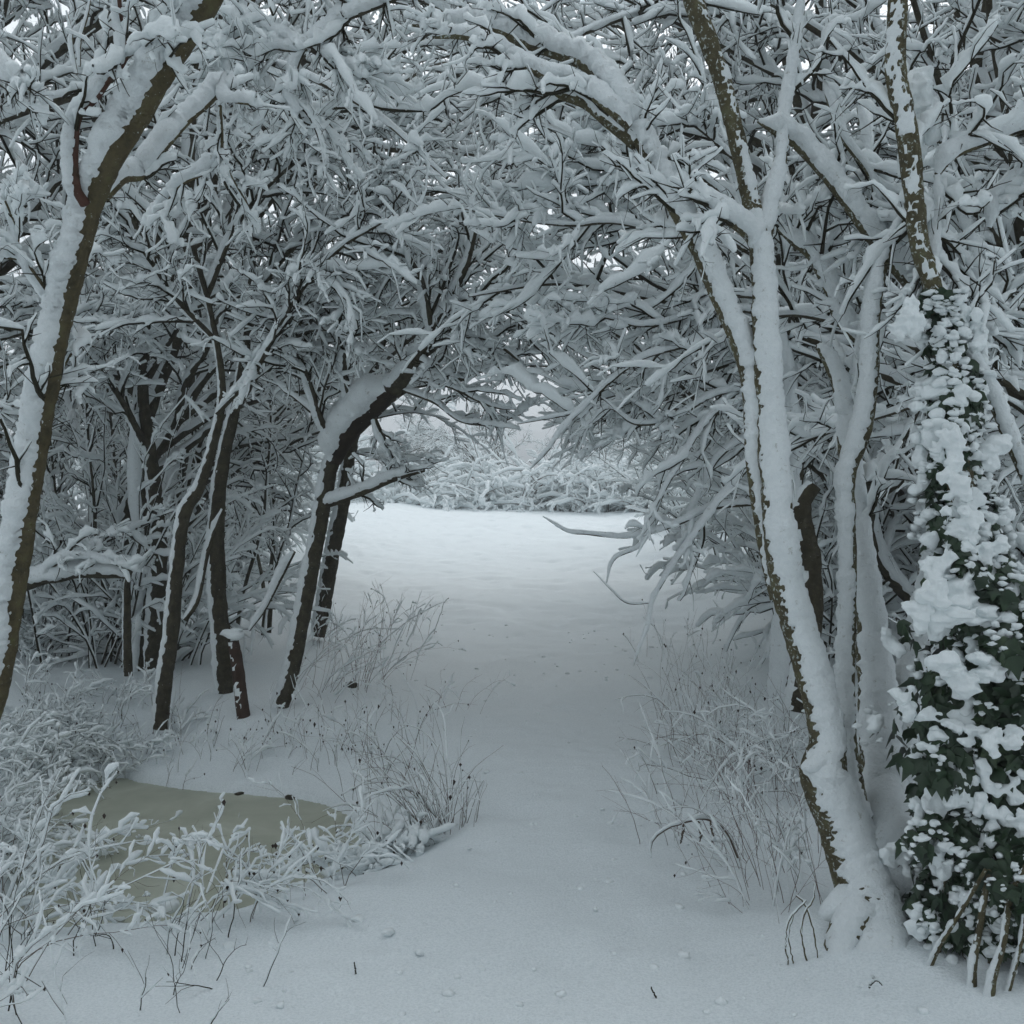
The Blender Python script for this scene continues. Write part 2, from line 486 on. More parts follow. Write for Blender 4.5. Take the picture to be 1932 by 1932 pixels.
class Tree:
    """collects one tree: trunk / limbs as parts, twigs and snow joined"""
    def __init__(s, name, label, cat, loc, bark=None, thick=0.03, group=None, S=None):
        s.t = thing(name, label, cat, loc, group); s.bark = bark or M_BARK
        s.tw = Geo(); s.sn = Geo(); s.main = Geo(); s.limbs = []; s.thick = thick; s.S = WIND if S is None else norm(np.array(S, float))
    def add(s, name, pts, thick=None, label=None, step=0.02, sides=20, bias=0.0, wob=0.0, bark=None, rough=1.0, S=None):
        S = s.S if S is None else S
        gb = Geo(); th = s.thick if thick is None else thick
        P, R = limb(gb, s.main, pts, th, step, sides, bias, wob, rough=rough, S=S)
        gb.obj(name, bark or s.bark, s.t, label=label)
        s.limbs.append((P, R)); return P, R
    def sub(s, i):
        return np.stack([s.limbs[k][0] for k in i]), np.stack([s.limbs[k][1] for k in i])
    def finish(s, twigmat=None):
        o = s.main.obj('snow_cover', M_SNOWT, s.t)
        o2 = s.tw.obj('twigs', twigmat or M_TWIG, s.t, kind='stuff')
        o3 = s.sn.obj('twig_snow', M_SNOW, s.t, kind='stuff')

def foliage(tr, P, R, n2=8, n3=6, L2=(0.5, 1.1), L3=(0.18, 0.5), t0=0.15, droop=0.08, sn=0.026, clear=True, n4=3, up=0.0, pull=None, r2=0.013, ang=(0.4, 0.95), lim=None, lod=0):
    P2, R2 = grow(P, R, n2, t0, 1.0, L2[0], L2[1], ang[0], ang[1], (12, 8)[lod], r2, up=up, droop=droop, wig=0.24, pull=pull)
    if clear: P2, R2 = keepclear(P2, R2)
    if lim is not None:
        k = lim(P2); P2, R2 = P2[k], R2[k]
    P3, R3 = grow(P2, R2, n3, 0.1, 1.0, L3[0] * 0.75, L3[1] * 0.8, 0.35, 0.9, (6, 4)[lod], 0.0095, up=up * 0.5, droop=droop * 1.2, wig=0.28)
    if clear: P3, R3 = keepclear(P3, R3)
    if lim is not None:
        k = lim(P3); P3, R3 = P3[k], R3[k]
    P4, R4 = grow(P3, R3, max(1, n4 - 1), 0.15, 1.0, 0.06, 0.18, 0.5, 1.3, 3, 0.0056, wig=0.2)
    P5, R5 = grow(P2, R2, 2, 0.05, 1.0, 0.05, 0.15, 0.9, 1.5, 3, 0.005, wig=0.2)
    tube(tr.tw, P2, R2, 4); tube(tr.tw, P3, R3, 3); tube(tr.tw, P4, R4, 3); tube(tr.tw, P5, R5, 3)
    snow_on(tr.sn, P2, R2, rng.uniform(0.95, 1.6, len(P2)) * sn, (7, 5)[lod], lump=0.5)
    snow_on(tr.sn, P3, R3, rng.uniform(0.5, 1.15, len(P3)) * sn * 0.9, (5, 4)[lod], cover=0.88, lump=0.6)
    if n4: snow_on(tr.sn, P4, R4, rng.uniform(0.35, 0.8, len(P4)) * sn, 4, cover=0.3, lump=0.3)
    return P2, R2

# ================================================================= foreground trees
# ---- leaning tree at the left edge
b0 = U(-150, 1640, 4.7)
T1 = Tree('leaning_tree', 'leaning trunk at the left edge, snow plastered on its left, bark on its right', 'tree', (b0[0], b0[1], 0), thick=0.085, S=(-0.62, -0.42, 0.66))
T1.add('trunk', [(-165, 1700, 4.7, 58), (-80, 1480, 4.65, 50), (-8, 1310, 4.6, 42), (26, 1130, 4.6, 38), (54, 960, 4.5, 36), (78, 820, 4.5, 35), (102, 680, 4.4, 35), (122, 590, 4.4, 36),
                 (152, 470, 4.3, 40), (176, 380, 4.3, 44), (215, 290, 4.2, 44), (262, 215, 4.2, 44), (310, 130, 4.1, 46), (354, 60, 4.1, 48), (402, -20, 4.0, 52), (450, -150, 3.9, 48), (520, -350, 3.8, 40)], sides=32, step=0.012, bias=-0.3)
# side stem forking off towards the top (rust-red bark)
M_RED = bark_mat('rust_bark', (0.05, 0.034, 0.02), (0.095, 0.045, 0.034), (0.07, 0.07, 0.03), 12, 0.75)
T1.add('limb', [(160, 385, 4.25, 20), (143, 350, 4.2, 18), (140, 290, 4.2, 16), (148, 220, 4.2, 15), (178, 188, 4.15, 14), (205, 150, 4.15, 13), (236, 106, 4.1, 12), (228, 40, 4.1, 9), (222, -40, 4.0, 7)], thick=0.05, step=0.012, bark=M_RED, label='thin rust red side limb', bias=-0.3)
T1.add('limb', [(236, 106, 4.1, 9), (265, 93, 4.05, 7), (290, 60, 4.0, 5), (330, 20, 4.0, 4)], thick=0.03, step=0.012)
T1.add('limb', [(200, 372, 4.3, 16), (235, 340, 4.4, 13), (270, 333, 4.5, 12), (300, 295, 4.5, 10), (350, 235, 4.55, 10), (400, 190, 4.6, 10), (418, 160, 4.6, 9), (440, 190, 4.6, 7), (485, 196, 4.6, 5)], thick=0.085, step=0.012, bias=-0.25)
T1.add('limb', [(118, 590, 4.4, 10), (85, 545, 4.35, 8), (52, 500, 4.3, 7), (30, 488, 4.3, 6), (-30, 486, 4.25, 5)], thick=0.05, step=0.012, bias=-0.2)
T1.add('limb', [(52, 500, 4.3, 6), (35, 470, 4.3, 5), (33, 435, 4.3, 5), (10, 380, 4.2, 4)], thick=0.03, step=0.012, bias=-0.2)
T1.add('limb', [(-40, 120, 4.0, 14), (5, 130, 4.0, 12), (35, 153, 4.0, 10), (60, 170, 4.05, 7)], thick=0.085, step=0.012, bias=-0.2)
T1.add('limb', [(145, 140, 4.2, 5), (136, 90, 4.2, 5), (135, 60, 4.2, 4), (125, 20, 4.2, 3)], thick=0.01, step=0.012)
T1.add('limb', [(150, 125, 4.2, 5), (152, 75, 4.2, 5), (165, 30, 4.2, 4), (172, -10, 4.2, 3)], thick=0.01, step=0.012)
T1.add('limb', [(80, 800, 4.5, 12), (100, 740, 4.55, 9), (120, 690, 4.6, 8), (150, 640, 4.6, 6)], thick=0.05, step=0.012, bias=-0.1)
T1.add('limb', [(415, 200, 4.6, 7), (418, 250, 4.7, 7), (420, 290, 4.8, 6), (435, 330, 4.8, 4), (470, 390, 4.9, 3)], thick=0.012, step=0.012)
T1.add('limb', [(420, 290, 4.8, 6), (390, 325, 4.8, 6), (340, 350, 4.8, 5), (300, 400, 4.9, 4)], thick=0.06, step=0.012, bias=-0.2)
P, R = T1.sub([1, 2, 3, 4, 5, 6, 9, 10, 11])
foliage(T1, P, R, 5, 3, (0.12, 0.4), (0.06, 0.2), 0.2, 0.04, 0.018, n4=2)
P, R = T1.sub([0])
foliage(T1, P, R, 16, 4, (0.25, 0.8), (0.1, 0.3), 0.3, 0.05, 0.017, pull=np.array([-0.03, 0.03, 0.0]), lim=lambda P: (P[:, -1, 0] < P[:, 0, 0] + 0.1) | (P[:, 0, 2] > 3.0))
T1.finish()

# ---- many-stemmed tree at the right of the path
base = gpt(1650, 1790)
T2 = Tree('many_stemmed_tree', 'large snow-plastered many-stemmed tree right of the path, one stem arching over it', 'tree', (base[0], base[1], 0), bark=M_BARKL, thick=0.045, S=(-0.03, -0.45, 0.9))
T2.add('trunk', [(1665, 1960, 3.66, 190), (1655, 1850, 3.72, 170), (1648, 1750, 3.80, 132), (1620, 1650, 3.88, 100), (1590, 1560, 3.94, 90), (1556, 1465, 3.98, 90), (1562, 1395, 4.0, 68), (1540, 1290, 4.03, 64), (1505, 1180, 4.05, 64), (1476, 1060, 4.05, 62), (1466, 950, 4.05, 58), (1456, 800, 4.1, 54), (1446, 650, 4.1, 50), (1440, 520, 4.15, 46), (1434, 440, 4.15, 42)],
       thick=0.030, sides=44, step=0.010, bias=-0.42, label='thick snow plastered front stem')
a = T2.add('limb', [(1434, 460, 4.15, 38), (1415, 370, 4.2, 34), (1392, 270, 4.2, 33), (1370, 180, 4.2, 33), (1345, 100, 4.2, 34), (1315, 20, 4.2, 36), (1290, -60, 4.2, 34), (1250, -250, 4.2, 26)], thick=0.010, sides=24, bias=-0.95, step=0.012, label='bare lichened upper stem leaning left', rough=1.6)
T2.add('limb', [(1436, 470, 4.18, 34), (1452, 400, 4.2, 28), (1468, 330, 4.22, 26), (1476, 265, 4.25, 24), (1482, 200, 4.3, 22), (1498, 110, 4.3, 20), (1508, 30, 4.3, 18), (1522, -120, 4.3, 14)], thick=0.03, sides=20, bias=-0.45, step=0.012)
# arching stem and its forks over the path
T2.add('limb', [(1466, 1130, 4.12, 26), (1444, 1040, 4.15, 26), (1430, 950, 4.15, 26), (1420, 870, 4.15, 26), (1416, 780, 4.15, 27), (1408, 700, 4.15, 27), (1388, 640, 4.15, 27), (1370, 600, 4.15, 27), (1340, 530, 4.15, 26), (1312, 465, 4.15, 26), (1274, 395, 4.15, 25), (1237, 325, 4.2, 24), (1205, 265, 4.2, 23), (1180, 235, 4.2, 20)],
       thick=0.06, sides=24, bias=-0.3, step=0.010, label='long slender stem arching left over the path', S=(0.1, -0.3, 0.95))
T2.add('limb', [(1190, 245, 4.2, 21.6), (1165, 195, 4.2, 20.2), (1134, 155, 4.25, 20.2), (1104, 124, 4.3, 20.2), (1044, 100, 4.35, 21.6), (994, 84, 4.4, 20.2), (944, 62, 4.45, 17.6), (894, 52, 4.5, 14.9), (831, 51, 4.5, 10.8), (777, 47, 4.5, 6.8)], thick=0.085, sides=22, bias=-0.38, step=0.012, S=(-0.05, -0.2, 0.97))
T2.add('limb', [(1188, 240, 4.15, 17.6), (1150, 207, 4.15, 16.2), (1110, 175, 4.2, 16.2), (1077, 157, 4.2, 14.9), (1027, 143, 4.2, 14.9), (985, 124, 4.25, 14.9), (961, 110, 4.3, 13.5), (927, 88, 4.3, 12.2), (877, 70, 4.35, 10.8), (817, 70, 4.4, 6.8)], thick=0.055, sides=20, bias=-0.35, step=0.012, S=(-0.05, -0.2, 0.97))
T2.add('limb', [(1200, 270, 4.2, 27.0), (1144, 226, 4.25, 24.3), (1110, 198, 4.3, 21.6), (1077, 184, 4.3, 20.2), (1031, 172, 4.3, 18.9), (1020, 150, 4.3, 10.8)], thick=0.035, sides=18, bias=-0.45, step=0.012, S=(-0.05, -0.2, 0.97))
# limb from the fork towards the upper left
T2.add('limb', [(1430, 470, 4.15, 26), (1411, 445, 4.15, 20), (1371, 412, 4.1, 16), (1321, 375, 4.1, 13), (1280, 350, 4.1, 8)], thick=0.07, sides=18, bias=-0.1, step=0.012)
# second stem, dark right edge
T2.add('trunk', [(1640, 1620, 4.15, 60), (1612, 1500, 4.2, 44), (1600, 1400, 4.2, 34), (1598, 1288, 4.2, 30), (1602, 1111, 4.2, 28), (1600, 977, 4.2, 28), (1598, 900, 4.2, 30), (1618, 840, 4.2, 32), (1634, 787, 4.2, 32), (1643, 711, 4.2, 30), (1645, 640, 4.2, 28), (1652, 560, 4.2, 26), (1668, 490, 4.2, 22), (1690, 440, 4.2, 16), (1722, 380, 4.2, 10)],
       thick=0.045, sides=26, bias=-0.3, S=(-0.45, -0.4, 0.8), step=0.012, label='slimmer second stem with a dark right edge')
T2.add('trunk', [(1706, 1900, 3.85, 180), (1694, 1760, 3.98, 140), (1682, 1640, 4.15, 106), (1665, 1500, 4.32, 84), (1652, 1300, 4.4, 66), (1640, 1150, 4.4, 50), (1618, 1000, 4.45, 42), (1604, 880, 4.5, 40), (1600, 790, 4.5, 36), (1620, 700, 4.5, 28), (1636, 600, 4.5, 24), (1650, 480, 4.5, 20), (1640, 330, 4.5, 16), (1622, 200, 4.5, 12)],
       thick=0.05, sides=28, bias=-0.2, step=0.014, label='rear stem wholly caked in snow')
T2.add('limb', [(1600, 800, 4.5, 26), (1578, 720, 4.5, 22), (1550, 660, 4.5, 18), (1540, 655, 4.5, 10)], thick=0.05, sides=16, bias=0.0, step=0.014)
T2.add('limb', [(1618, 640, 4.55, 20), (1582, 600, 4.55, 18), (1560, 540, 4.55, 17), (1530, 485, 4.55, 16), (1495, 455, 4.5, 14), (1468, 430, 4.5, 8)], thick=0.065, sides=18, bias=-0.1, step=0.014)
T2.add('trunk', [(1690, 1520, 4.4, 84), (1692, 1400, 4.45, 66), (1708, 1300, 4.5, 56), (1735, 1200, 4.55, 50), (1752, 1100, 4.6, 44), (1768, 1000, 4.65, 34), (1800, 900, 4.7, 24), (1850, 800, 4.8, 16)],
       thick=0.045, sides=24, bias=-0.2, step=0.014, label='low snowy stem forking to the right')
# heavy diagonal limb behind the crown fork
T2.add('limb', [(1745, 600, 4.45, 22), (1718, 545, 4.4, 18), (1655, 470, 4.35, 15), (1605, 400, 4.3, 15), (1555, 333, 4.3, 15), (1501, 275, 4.3, 14), (1455, 245, 4.25, 12), (1430, 228, 4.25, 8)], thick=0.095, sides=20, bias=-0.1, step=0.012, S=(-0.05, -0.2, 0.97))
T2.add('limb', [(1590, 200, 4.4, 8), (1560, 170, 4.4, 10), (1590, 260, 4.4, 10), (1640, 330, 4.4, 9), (1660, 400, 4.4, 8)], thick=0.03, sides=12, bias=-0.2, step=0.014)
# snow skirt and knobs on the lower trunk
T2.add('root', [(1640, 1700, 3.8, 90), (1600, 1760, 3.74, 80), (1580, 1820, 3.68, 60), (1570, 1890, 3.64, 44)], thick=0.02, sides=22, bias=-0.7, step=0.012, label='dark bare root hollow on the left of the trunk foot')
def fuse(o, vox=0.007, it=5):
    m = o.modifiers.new('fuse', 'REMESH'); m.mode = 'VOXEL'; m.voxel_size = vox; m.use_smooth_shade = True
    s = o.modifiers.new('soften', 'SMOOTH'); s.factor = 0.6; s.iterations = it
def blob(geo, c, r, flat=0.7, seg=14, rings=9, amp=0.25, S=None):
    th = np.linspace(0, np.pi, rings); ph = np.arange(seg) / seg * 2 * np.pi
    d = np.stack([np.sin(th)[:, None] * np.cos(ph), np.sin(th)[:, None] * np.sin(ph), np.cos(th)[:, None] * np.ones(seg)], -1)
    rad = r * (1 + amp * 1.5 * fbm(d * 1.3 + c * 9, 1.0, 3))
    V = c + d * rad[..., None] * np.array([1, 1, flat])
    idx = np.arange(rings * seg).reshape(rings, seg)
    a = idx[:-1]; b = idx[1:]
    geo.add(V, np.stack([a, b, np.roll(b, -1, 1), np.roll(a, -1, 1)], -1).reshape(-1, 4))
sk = Geo()
def spindle(pts):
    """chain of overlapping blobs along (px, py, depth, width px, flat)"""
    for (a, b) in zip(pts[:-1], pts[1:]):
        for t in np.linspace(0, 1, 7, endpoint=False):
            q = [a[i] + (b[i] - a[i]) * t for i in range(5)]
            blob(sk, U(q[0], q[1], q[2]), q[3] * q[2] / FPX / 2, q[4], 18, 11, 0.16)
spindle([(1668, 1500, 4.3, 88, 1.5), (1680, 1600, 4.16, 106, 1.4), (1692, 1700, 4.0, 130, 1.2), (1704, 1800, 3.9, 160, 0.9), (1712, 1900, 3.85, 200, 0.8)])
spindle([(1598, 1540, 3.99, 50, 1.4), (1625, 1620, 3.94, 76, 1.3), (1640, 1700, 3.86, 108, 1.1), (1652, 1780, 3.8, 140, 0.9), (1658, 1870, 3.78, 180, 0.8)])
spindle([(1640, 1680, 3.84, 90, 0.9), (1605, 1700, 3.80, 80, 0.8), (1575, 1716, 3.79, 60, 0.7), (1556, 1728, 3.79, 36, 0.7)])
spindle([(1705, 1600, 4.08, 100, 1.2), (1725, 1700, 3.96, 120, 1.0), (1748, 1790, 3.88, 140, 0.9), (1765, 1870, 3.82, 150, 0.8)])
spindle([(1585, 1418, 3.99, 46, 1.2), (1556, 1432, 3.95, 50, 0.9), (1530, 1446, 3.93, 40, 0.8), (1512, 1452, 3.92, 20, 0.7)])
spindle([(1610, 1760, 3.76, 60, 1.1), (1596, 1830, 3.7, 50, 1.0), (1590, 1880, 3.68, 40, 1.0)])
fuse(sk.obj('snow_skirt', M_SNOWT, T2.t), 0.013, 16)
P, R = T2.sub([4, 5, 6, 7])
foliage(T2, P, R, 5, 4, (0.12, 0.4), (0.08, 0.25), 0.2, 0.06, 0.018, n4=3)
P, R = T2.sub([3])
foliage(T2, P, R, 8, 5, (0.2, 0.7), (0.1, 0.35), 0.45, 0.04, 0.018, n4=3, lim=lambda P: P[:, -1, 1] > 4.0)
P, R = T2.sub([1, 2, 8, 9, 11, 14])
foliage(T2, P, R, 8, 5, (0.3, 0.9), (0.12, 0.4), 0.45, 0.03, 0.018, up=0.3, n4=3, pull=np.array([0, 0.05, 0]), lim=lambda P: (P[:, :, 1].min(1) > 4.22))
T2.finish()

# ---- ivy covered tree, right edge
b3 = gpt(1850, 1850)
T3 = Tree('ivy_covered_tree', 'ivy-covered tree at the right edge with dark green leaves under lumps of snow', 'tree', (b3[0], b3[1], 0), bark=M_BARKL, thick=0.045)
T3.add('trunk', [(1852, 1980, 3.5, 84), (1850, 1870, 3.55, 66), (1850, 1700, 3.65, 60), (1848, 1550, 3.75, 60), (1842, 1350, 3.85, 60), (1835, 1150, 3.9, 56), (1815, 950, 3.9, 50), (1800, 800, 3.95, 46), (1785, 650, 4.0, 42), (1760, 540, 4.0, 38), (1740, 480, 4.0, 34), (1730, 430, 4.0, 36), (1722, 340, 4.0, 38), (1710, 235, 4.0, 40), (1690, 135, 4.0, 40), (1692, 60, 4.0, 38), (1694, 0, 4.0, 37), (1700, -200, 4.0, 30)],
       thick=0.010, sides=28, bias=-0.85, step=0.014, label='main stem, bare with pale lichen at the top', rough=1.5)
T3.add('limb', [(1950, 930, 4.0, 24), (1900, 815, 4.0, 24), (1871, 745, 4.0, 24), (1848, 700, 4.0, 22), (1821, 655, 4.0, 20), (1795, 590, 4.0, 15), (1771, 540, 4.0, 13), (1741, 490, 4.0, 10)], thick=0.035, sides=18, bias=-0.45, step=0.012)
T3.add('limb', [(1768, 330, 4.1, 12), (1792, 300, 4.1, 13), (1821, 283, 4.1, 13), (1880, 262, 4.1, 14), (1932, 243, 4.1, 15), (2010, 220, 4.1, 15)], thick=0.06, sides=16, bias=-0.15, step=0.012)
T3.add('limb', [(1768, 330, 4.1, 13), (1772, 380, 4.1, 14), (1766, 420, 4.1, 16), (1760, 500, 4.05, 18)], thick=0.03, sides=14, bias=-0.2, step=0.012)
T3.add('limb', [(1790, 330, 4.3, 14), (1810, 400, 4.3, 16), (1835, 470, 4.3, 16), (1850, 560, 4.3, 18), (1865, 620, 4.3, 18)], thick=0.03, sides=14, bias=-0.2, step=0.012)
T3.add('limb', [(1867, 430, 4.2, 8), (1885, 370, 4.2, 9), (1920, 340, 4.2, 9), (1960, 300, 4.2, 9)], thick=0.05, sides=12, bias=-0.2, step=0.012)
for d in [[(1738, 1870, 3.55, 9.0), (1770, 1790, 3.52, 9.0), (1810, 1725, 3.5, 8.2), (1860, 1640, 3.48, 7.5)],
          [(1838, 1930, 3.42, 19.5), (1836, 1830, 3.44, 15.0), (1850, 1740, 3.46, 12.8), (1866, 1640, 3.5, 11.2)],
          [(1862, 1940, 3.38, 22.5), (1872, 1850, 3.4, 16.5), (1892, 1780, 3.42, 14.2), (1908, 1690, 3.45, 12.8), (1950, 1610, 3.48, 11.2)],
          [(1882, 1930, 3.42, 12.0), (1908, 1850, 3.42, 9.0), (1928, 1770, 3.42, 7.5), (1936, 1700, 3.42, 7.5)],
          [(1775, 1860, 3.6, 16.5), (1768, 1780, 3.6, 13.5), (1775, 1700, 3.62, 12.0), (1790, 1620, 3.65, 9.0)]]:
    T3.add('stem', d, thick=0.014, sides=16, bias=-0.75, step=0.012, S=(-0.6, -0.15, 0.75))
T3.add('limb', [(1905, 1250, 3.9, 26), (1935, 1130, 3.9, 22), (1965, 1020, 3.9, 18)], thick=0.05, sides=16, bias=-0.1, step=0.012)
P, R = T3.sub([1, 2, 3, 4, 5, 11])
foliage(T3, P, R, 9, 5, (0.2, 0.7), (0.1, 0.35), 0.1, 0.03, 0.018, n4=3, lim=lambda P: P[:, -1, 1] > 3.9)
P, R = T3.sub([0])
foliage(T3, P, R, 12, 5, (0.3, 0.8), (0.1, 0.35), 0.55, 0.03, 0.018, n4=3, lim=lambda P: P[:, -1, 1] > 4.0)

def leaf_quads(c, nrm, up, size):
    """five-pointed ivy leaf, folded along the midrib, 8 triangles"""
    shape = np.array([[0, -.45], [.28, -.38], [.52, -.02], [.26, .06], [.0, .62], [-.26, .06], [-.52, -.02], [-.28, -.38]])
    side = np.cross(up, nrm)
    v = [c]
    for x, y in shape:
        v.append(c + side * x * size + up * y * size - nrm * (abs(x) * 0.30 + max(0, y) * 0.15) * size)
    t = [[0, i + 1, (i + 1) % 8 + 1] for i in range(8)]
    return np.array(v), t

ivy_axis = np.array([U(*p) for p in [(1872, 1760, 3.66), (1860, 1620, 3.72), (1852, 1470, 3.8), (1850, 1300, 3.87), (1840, 1180, 3.9), (1825, 1060, 3.9), (1810, 930, 3.95), (1800, 800, 3.95), (1785, 660, 4.0), (1765, 560, 4.0)]])
ivy_rad = np.array([0.19, 0.24, 0.27, 0.26, 0.21, 0.14, 0.09, 0.07, 0.065, 0.05])
def ivy_point():
    t = rng.random() ** 1.6 * 9
    i = min(int(t), 8); w = t - i
    c = ivy_axis[i] * (1 - w) + ivy_axis[i + 1] * w
    r = ivy_rad[i] * (1 - w) + ivy_rad[i + 1] * w
    a = rng.uniform(-math.pi, 0.25) if rng.random() < 0.82 else rng.uniform(0, math.pi)
    d = np.array([math.cos(a), math.sin(a), 0])
    r = r * (0.86 + 0.95 * float(fbm(np.array([c + d * 0.3]), 5, 2)[0]))
    return c + d * r, d, r
leaf_lib = []
for k in range(6):
    V, t = leaf_quads(np.zeros(3), np.array([0, -1.0, 0]), np.array([0, 0, -1.0]), 1.0)
    V[1:] += rng.normal(size=(8, 3)) * 0.05
    gg = Geo(); gg.add(V, None, t); leaf_lib.append(gg.mesh('ivy_leaf', M_IVY))
rest = Geo(); pads = Geo(); padtops = 0
nleaf = 0
for k in range(5600):
    c, d, r = ivy_point()
    if c[2] > 1.9 and rng.random() < 0.55: continue
    nrm = norm(d * 0.9 + np.array([0, -0.1, 0.35]) + rng.normal(size=3) * 0.45)
    up = np.array([0, 0, -1.0]) + rng.normal(size=3) * 0.45
    up = norm(up - nrm * (up @ nrm))
    size = rng.uniform(0.042, 0.078)
    depthin = rng.random() ** 2 * 0.09
    c = c - d * depthin
    if nleaf < 290 and depthin < 0.006 and d[1] < -0.25 and size > 0.045:
        o = bpy.data.objects.new('ivy_leaf', leaf_lib[nleaf % 6]); COL.objects.link(o); o.parent = T3.t
        sx = np.cross(up, nrm)
        m = Matrix(((-sx[0] * size, -nrm[0] * size, -up[0] * size, c[0]), (-sx[1] * size, -nrm[1] * size, -up[1] * size, c[1]), (-sx[2] * size, -nrm[2] * size, -up[2] * size, c[2]), (0, 0, 0, 1)))
        o.matrix_local = Matrix.Translation(-T3.t.location) @ m
        nleaf += 1
    else:
        V, t = leaf_quads(c, nrm, up, size); rest.add(V, None, t)
rest.obj('ivy_leaves', M_IVY, T3.t, kind='stuff', smooth=False)
# lumps of snow lodged on the ivy
for k in range(120):
    c, d, r = ivy_point()
    if c[2] > 2.0 and rng.random() < 0.5: continue
    if c[2] < 1.3 and d[0] > -0.15 and rng.random() < 0.35: continue
    size = rng.uniform(0.016, 0.04) * (1.0 + 0.5 * (c[2] > 1.3) * rng.random())
    gg = Geo()
    n = rng.integers(3, 9)
    for j in range(n):
        blob(gg, c + d * 0.006 + np.array([rng.normal() * size * 0.9, rng.normal() * 0.008, -j * size * 0.4 + rng.normal() * 0.02]), size * rng.uniform(0.45, 0.9), rng.uniform(0.6, 1.1), 9, 7, amp=0.6)
    fuse(gg.obj('snow_clump', M_SNOW, T3.t), 0.006, 2)
for k in range(1000):
    c, d, r = ivy_point()
    up_ = c[2] > 1.25
    s_ = rng.uniform(0.009, 0.024) * (1.25 if up_ else 1.0)
    if not up_ and fbm(c[None] * 1.0, 7, 2)[0] > 0.3: continue
    for j in range(rng.integers(1, 4)):
        blob(pads, c + d * 0.008 + np.array([rng.normal(), 0, rng.normal()]) * s_ * 0.9, s_ * rng.uniform(0.5, 1), rng.uniform(0.35, 0.8), 7, 5, 0.6)
# the heaped snow on the shoulder of the ivy
for px, py, dd, r, fl in [(1815, 1130, 3.72, 0.085, 0.8), (1850, 1150, 3.72, 0.10, 0.6), (1790, 1080, 3.75, 0.07, 1.2), (1800, 1000, 3.78, 0.06, 1.3), (1770, 1150, 3.7, 0.07, 1.0), (1735, 1150, 3.7, 0.05, 1.2), (1830, 1250, 3.62, 0.085, 0.75),
                          (1855, 1060, 3.75, 0.06, 1.3), (1800, 910, 3.82, 0.05, 1.5), (1790, 840, 3.85, 0.045, 1.6), (1890, 1120, 3.75, 0.05, 1.2), (1800, 1290, 3.6, 0.06, 0.9), (1870, 1260, 3.62, 0.06, 0.8), (1880, 1480, 3.6, 0.055, 1.2), (1850, 1600, 3.6, 0.045, 1.8), (1770, 1490, 3.65, 0.04, 2.2), (1750, 1570, 3.65, 0.035, 2.4), (1705, 1310, 3.68, 0.035, 0.9), (1725, 1345, 3.68, 0.035, 0.8), (1760, 1350, 3.66, 0.04, 0.8), (1790, 1370, 3.64, 0.045, 0.9), (1840, 1380, 3.6, 0.045, 0.9), (1890, 1400, 3.55, 0.05, 0.9), (1760, 1430, 3.64, 0.035, 1.3), (1810, 1490, 3.6, 0.04, 1.4), (1900, 1560, 3.55, 0.045, 1.1), (1850, 1520, 3.58, 0.035, 1.2), (1775, 1620, 3.6, 0.03, 1.8), (1830, 1680, 3.55, 0.035, 1.5), (1900, 1680, 3.5, 0.035, 1.2),
                          (1740, 200, 4.15, 0.07, 1.6), (1745, 290, 4.15, 0.065, 1.3), (1735, 380, 4.1, 0.05, 1.8), (1715, 600, 3.9, 0.05, 1.3)]:
    gg = Geo()
    for j in range(9):
        blob(gg, U(px, py, dd) + np.clip(rng.normal(size=3), -1.3, 1.3) * r * np.array([0.7, 0.3, 0.6 * fl]), r * rng.uniform(0.22, 0.6), fl * rng.uniform(0.6, 1.0), 12, 9, 0.9)
    fuse(gg.obj('snow_clump', M_SNOW, T3.t), 0.006, 2)
pads.obj('snow_specks', M_SNOW, T3.t, kind='stuff')
T3.finish()

# ---- dead snag between the stems and slender trees further back on the right
def simple_tree(name, label, cat, trunks, thick, bark=None, fol=None, group=None):
    p = trunks[0][0]; b = U(p[0], p[1], p[2])
    t = Tree(name, label, cat, (b[0], b[1], float(zg(b[0], b[1], False))), bark=bark or M_DARK, thick=thick, group=group, S=(-0.75, 0.05, 0.55))
    for k, tr in enumerate(trunks):
        t.add('trunk' if k == 0 else 'limb', tr, step=0.025, sides=16, bias=-0.55 if k == 0 else -0.2)
    if fol:
        P, R = t.sub(fol.pop('i', list(range(len(trunks)))))
        foliage(t, P, R, **fol)
    t.finish(); return t

simple_tree('broken_snag', 'dark broken snag flecked with snow, behind the gap between the two big right-hand stems', 'dead tree',
            [[(1500, 1340, 6.2, 44), (1530, 1180, 6.2, 44), (1528, 1060, 6.2, 42), (1515, 1000, 6.2, 42), (1512, 950, 6.2, 38), (1535, 915, 6.2, 30)]], 0.012)

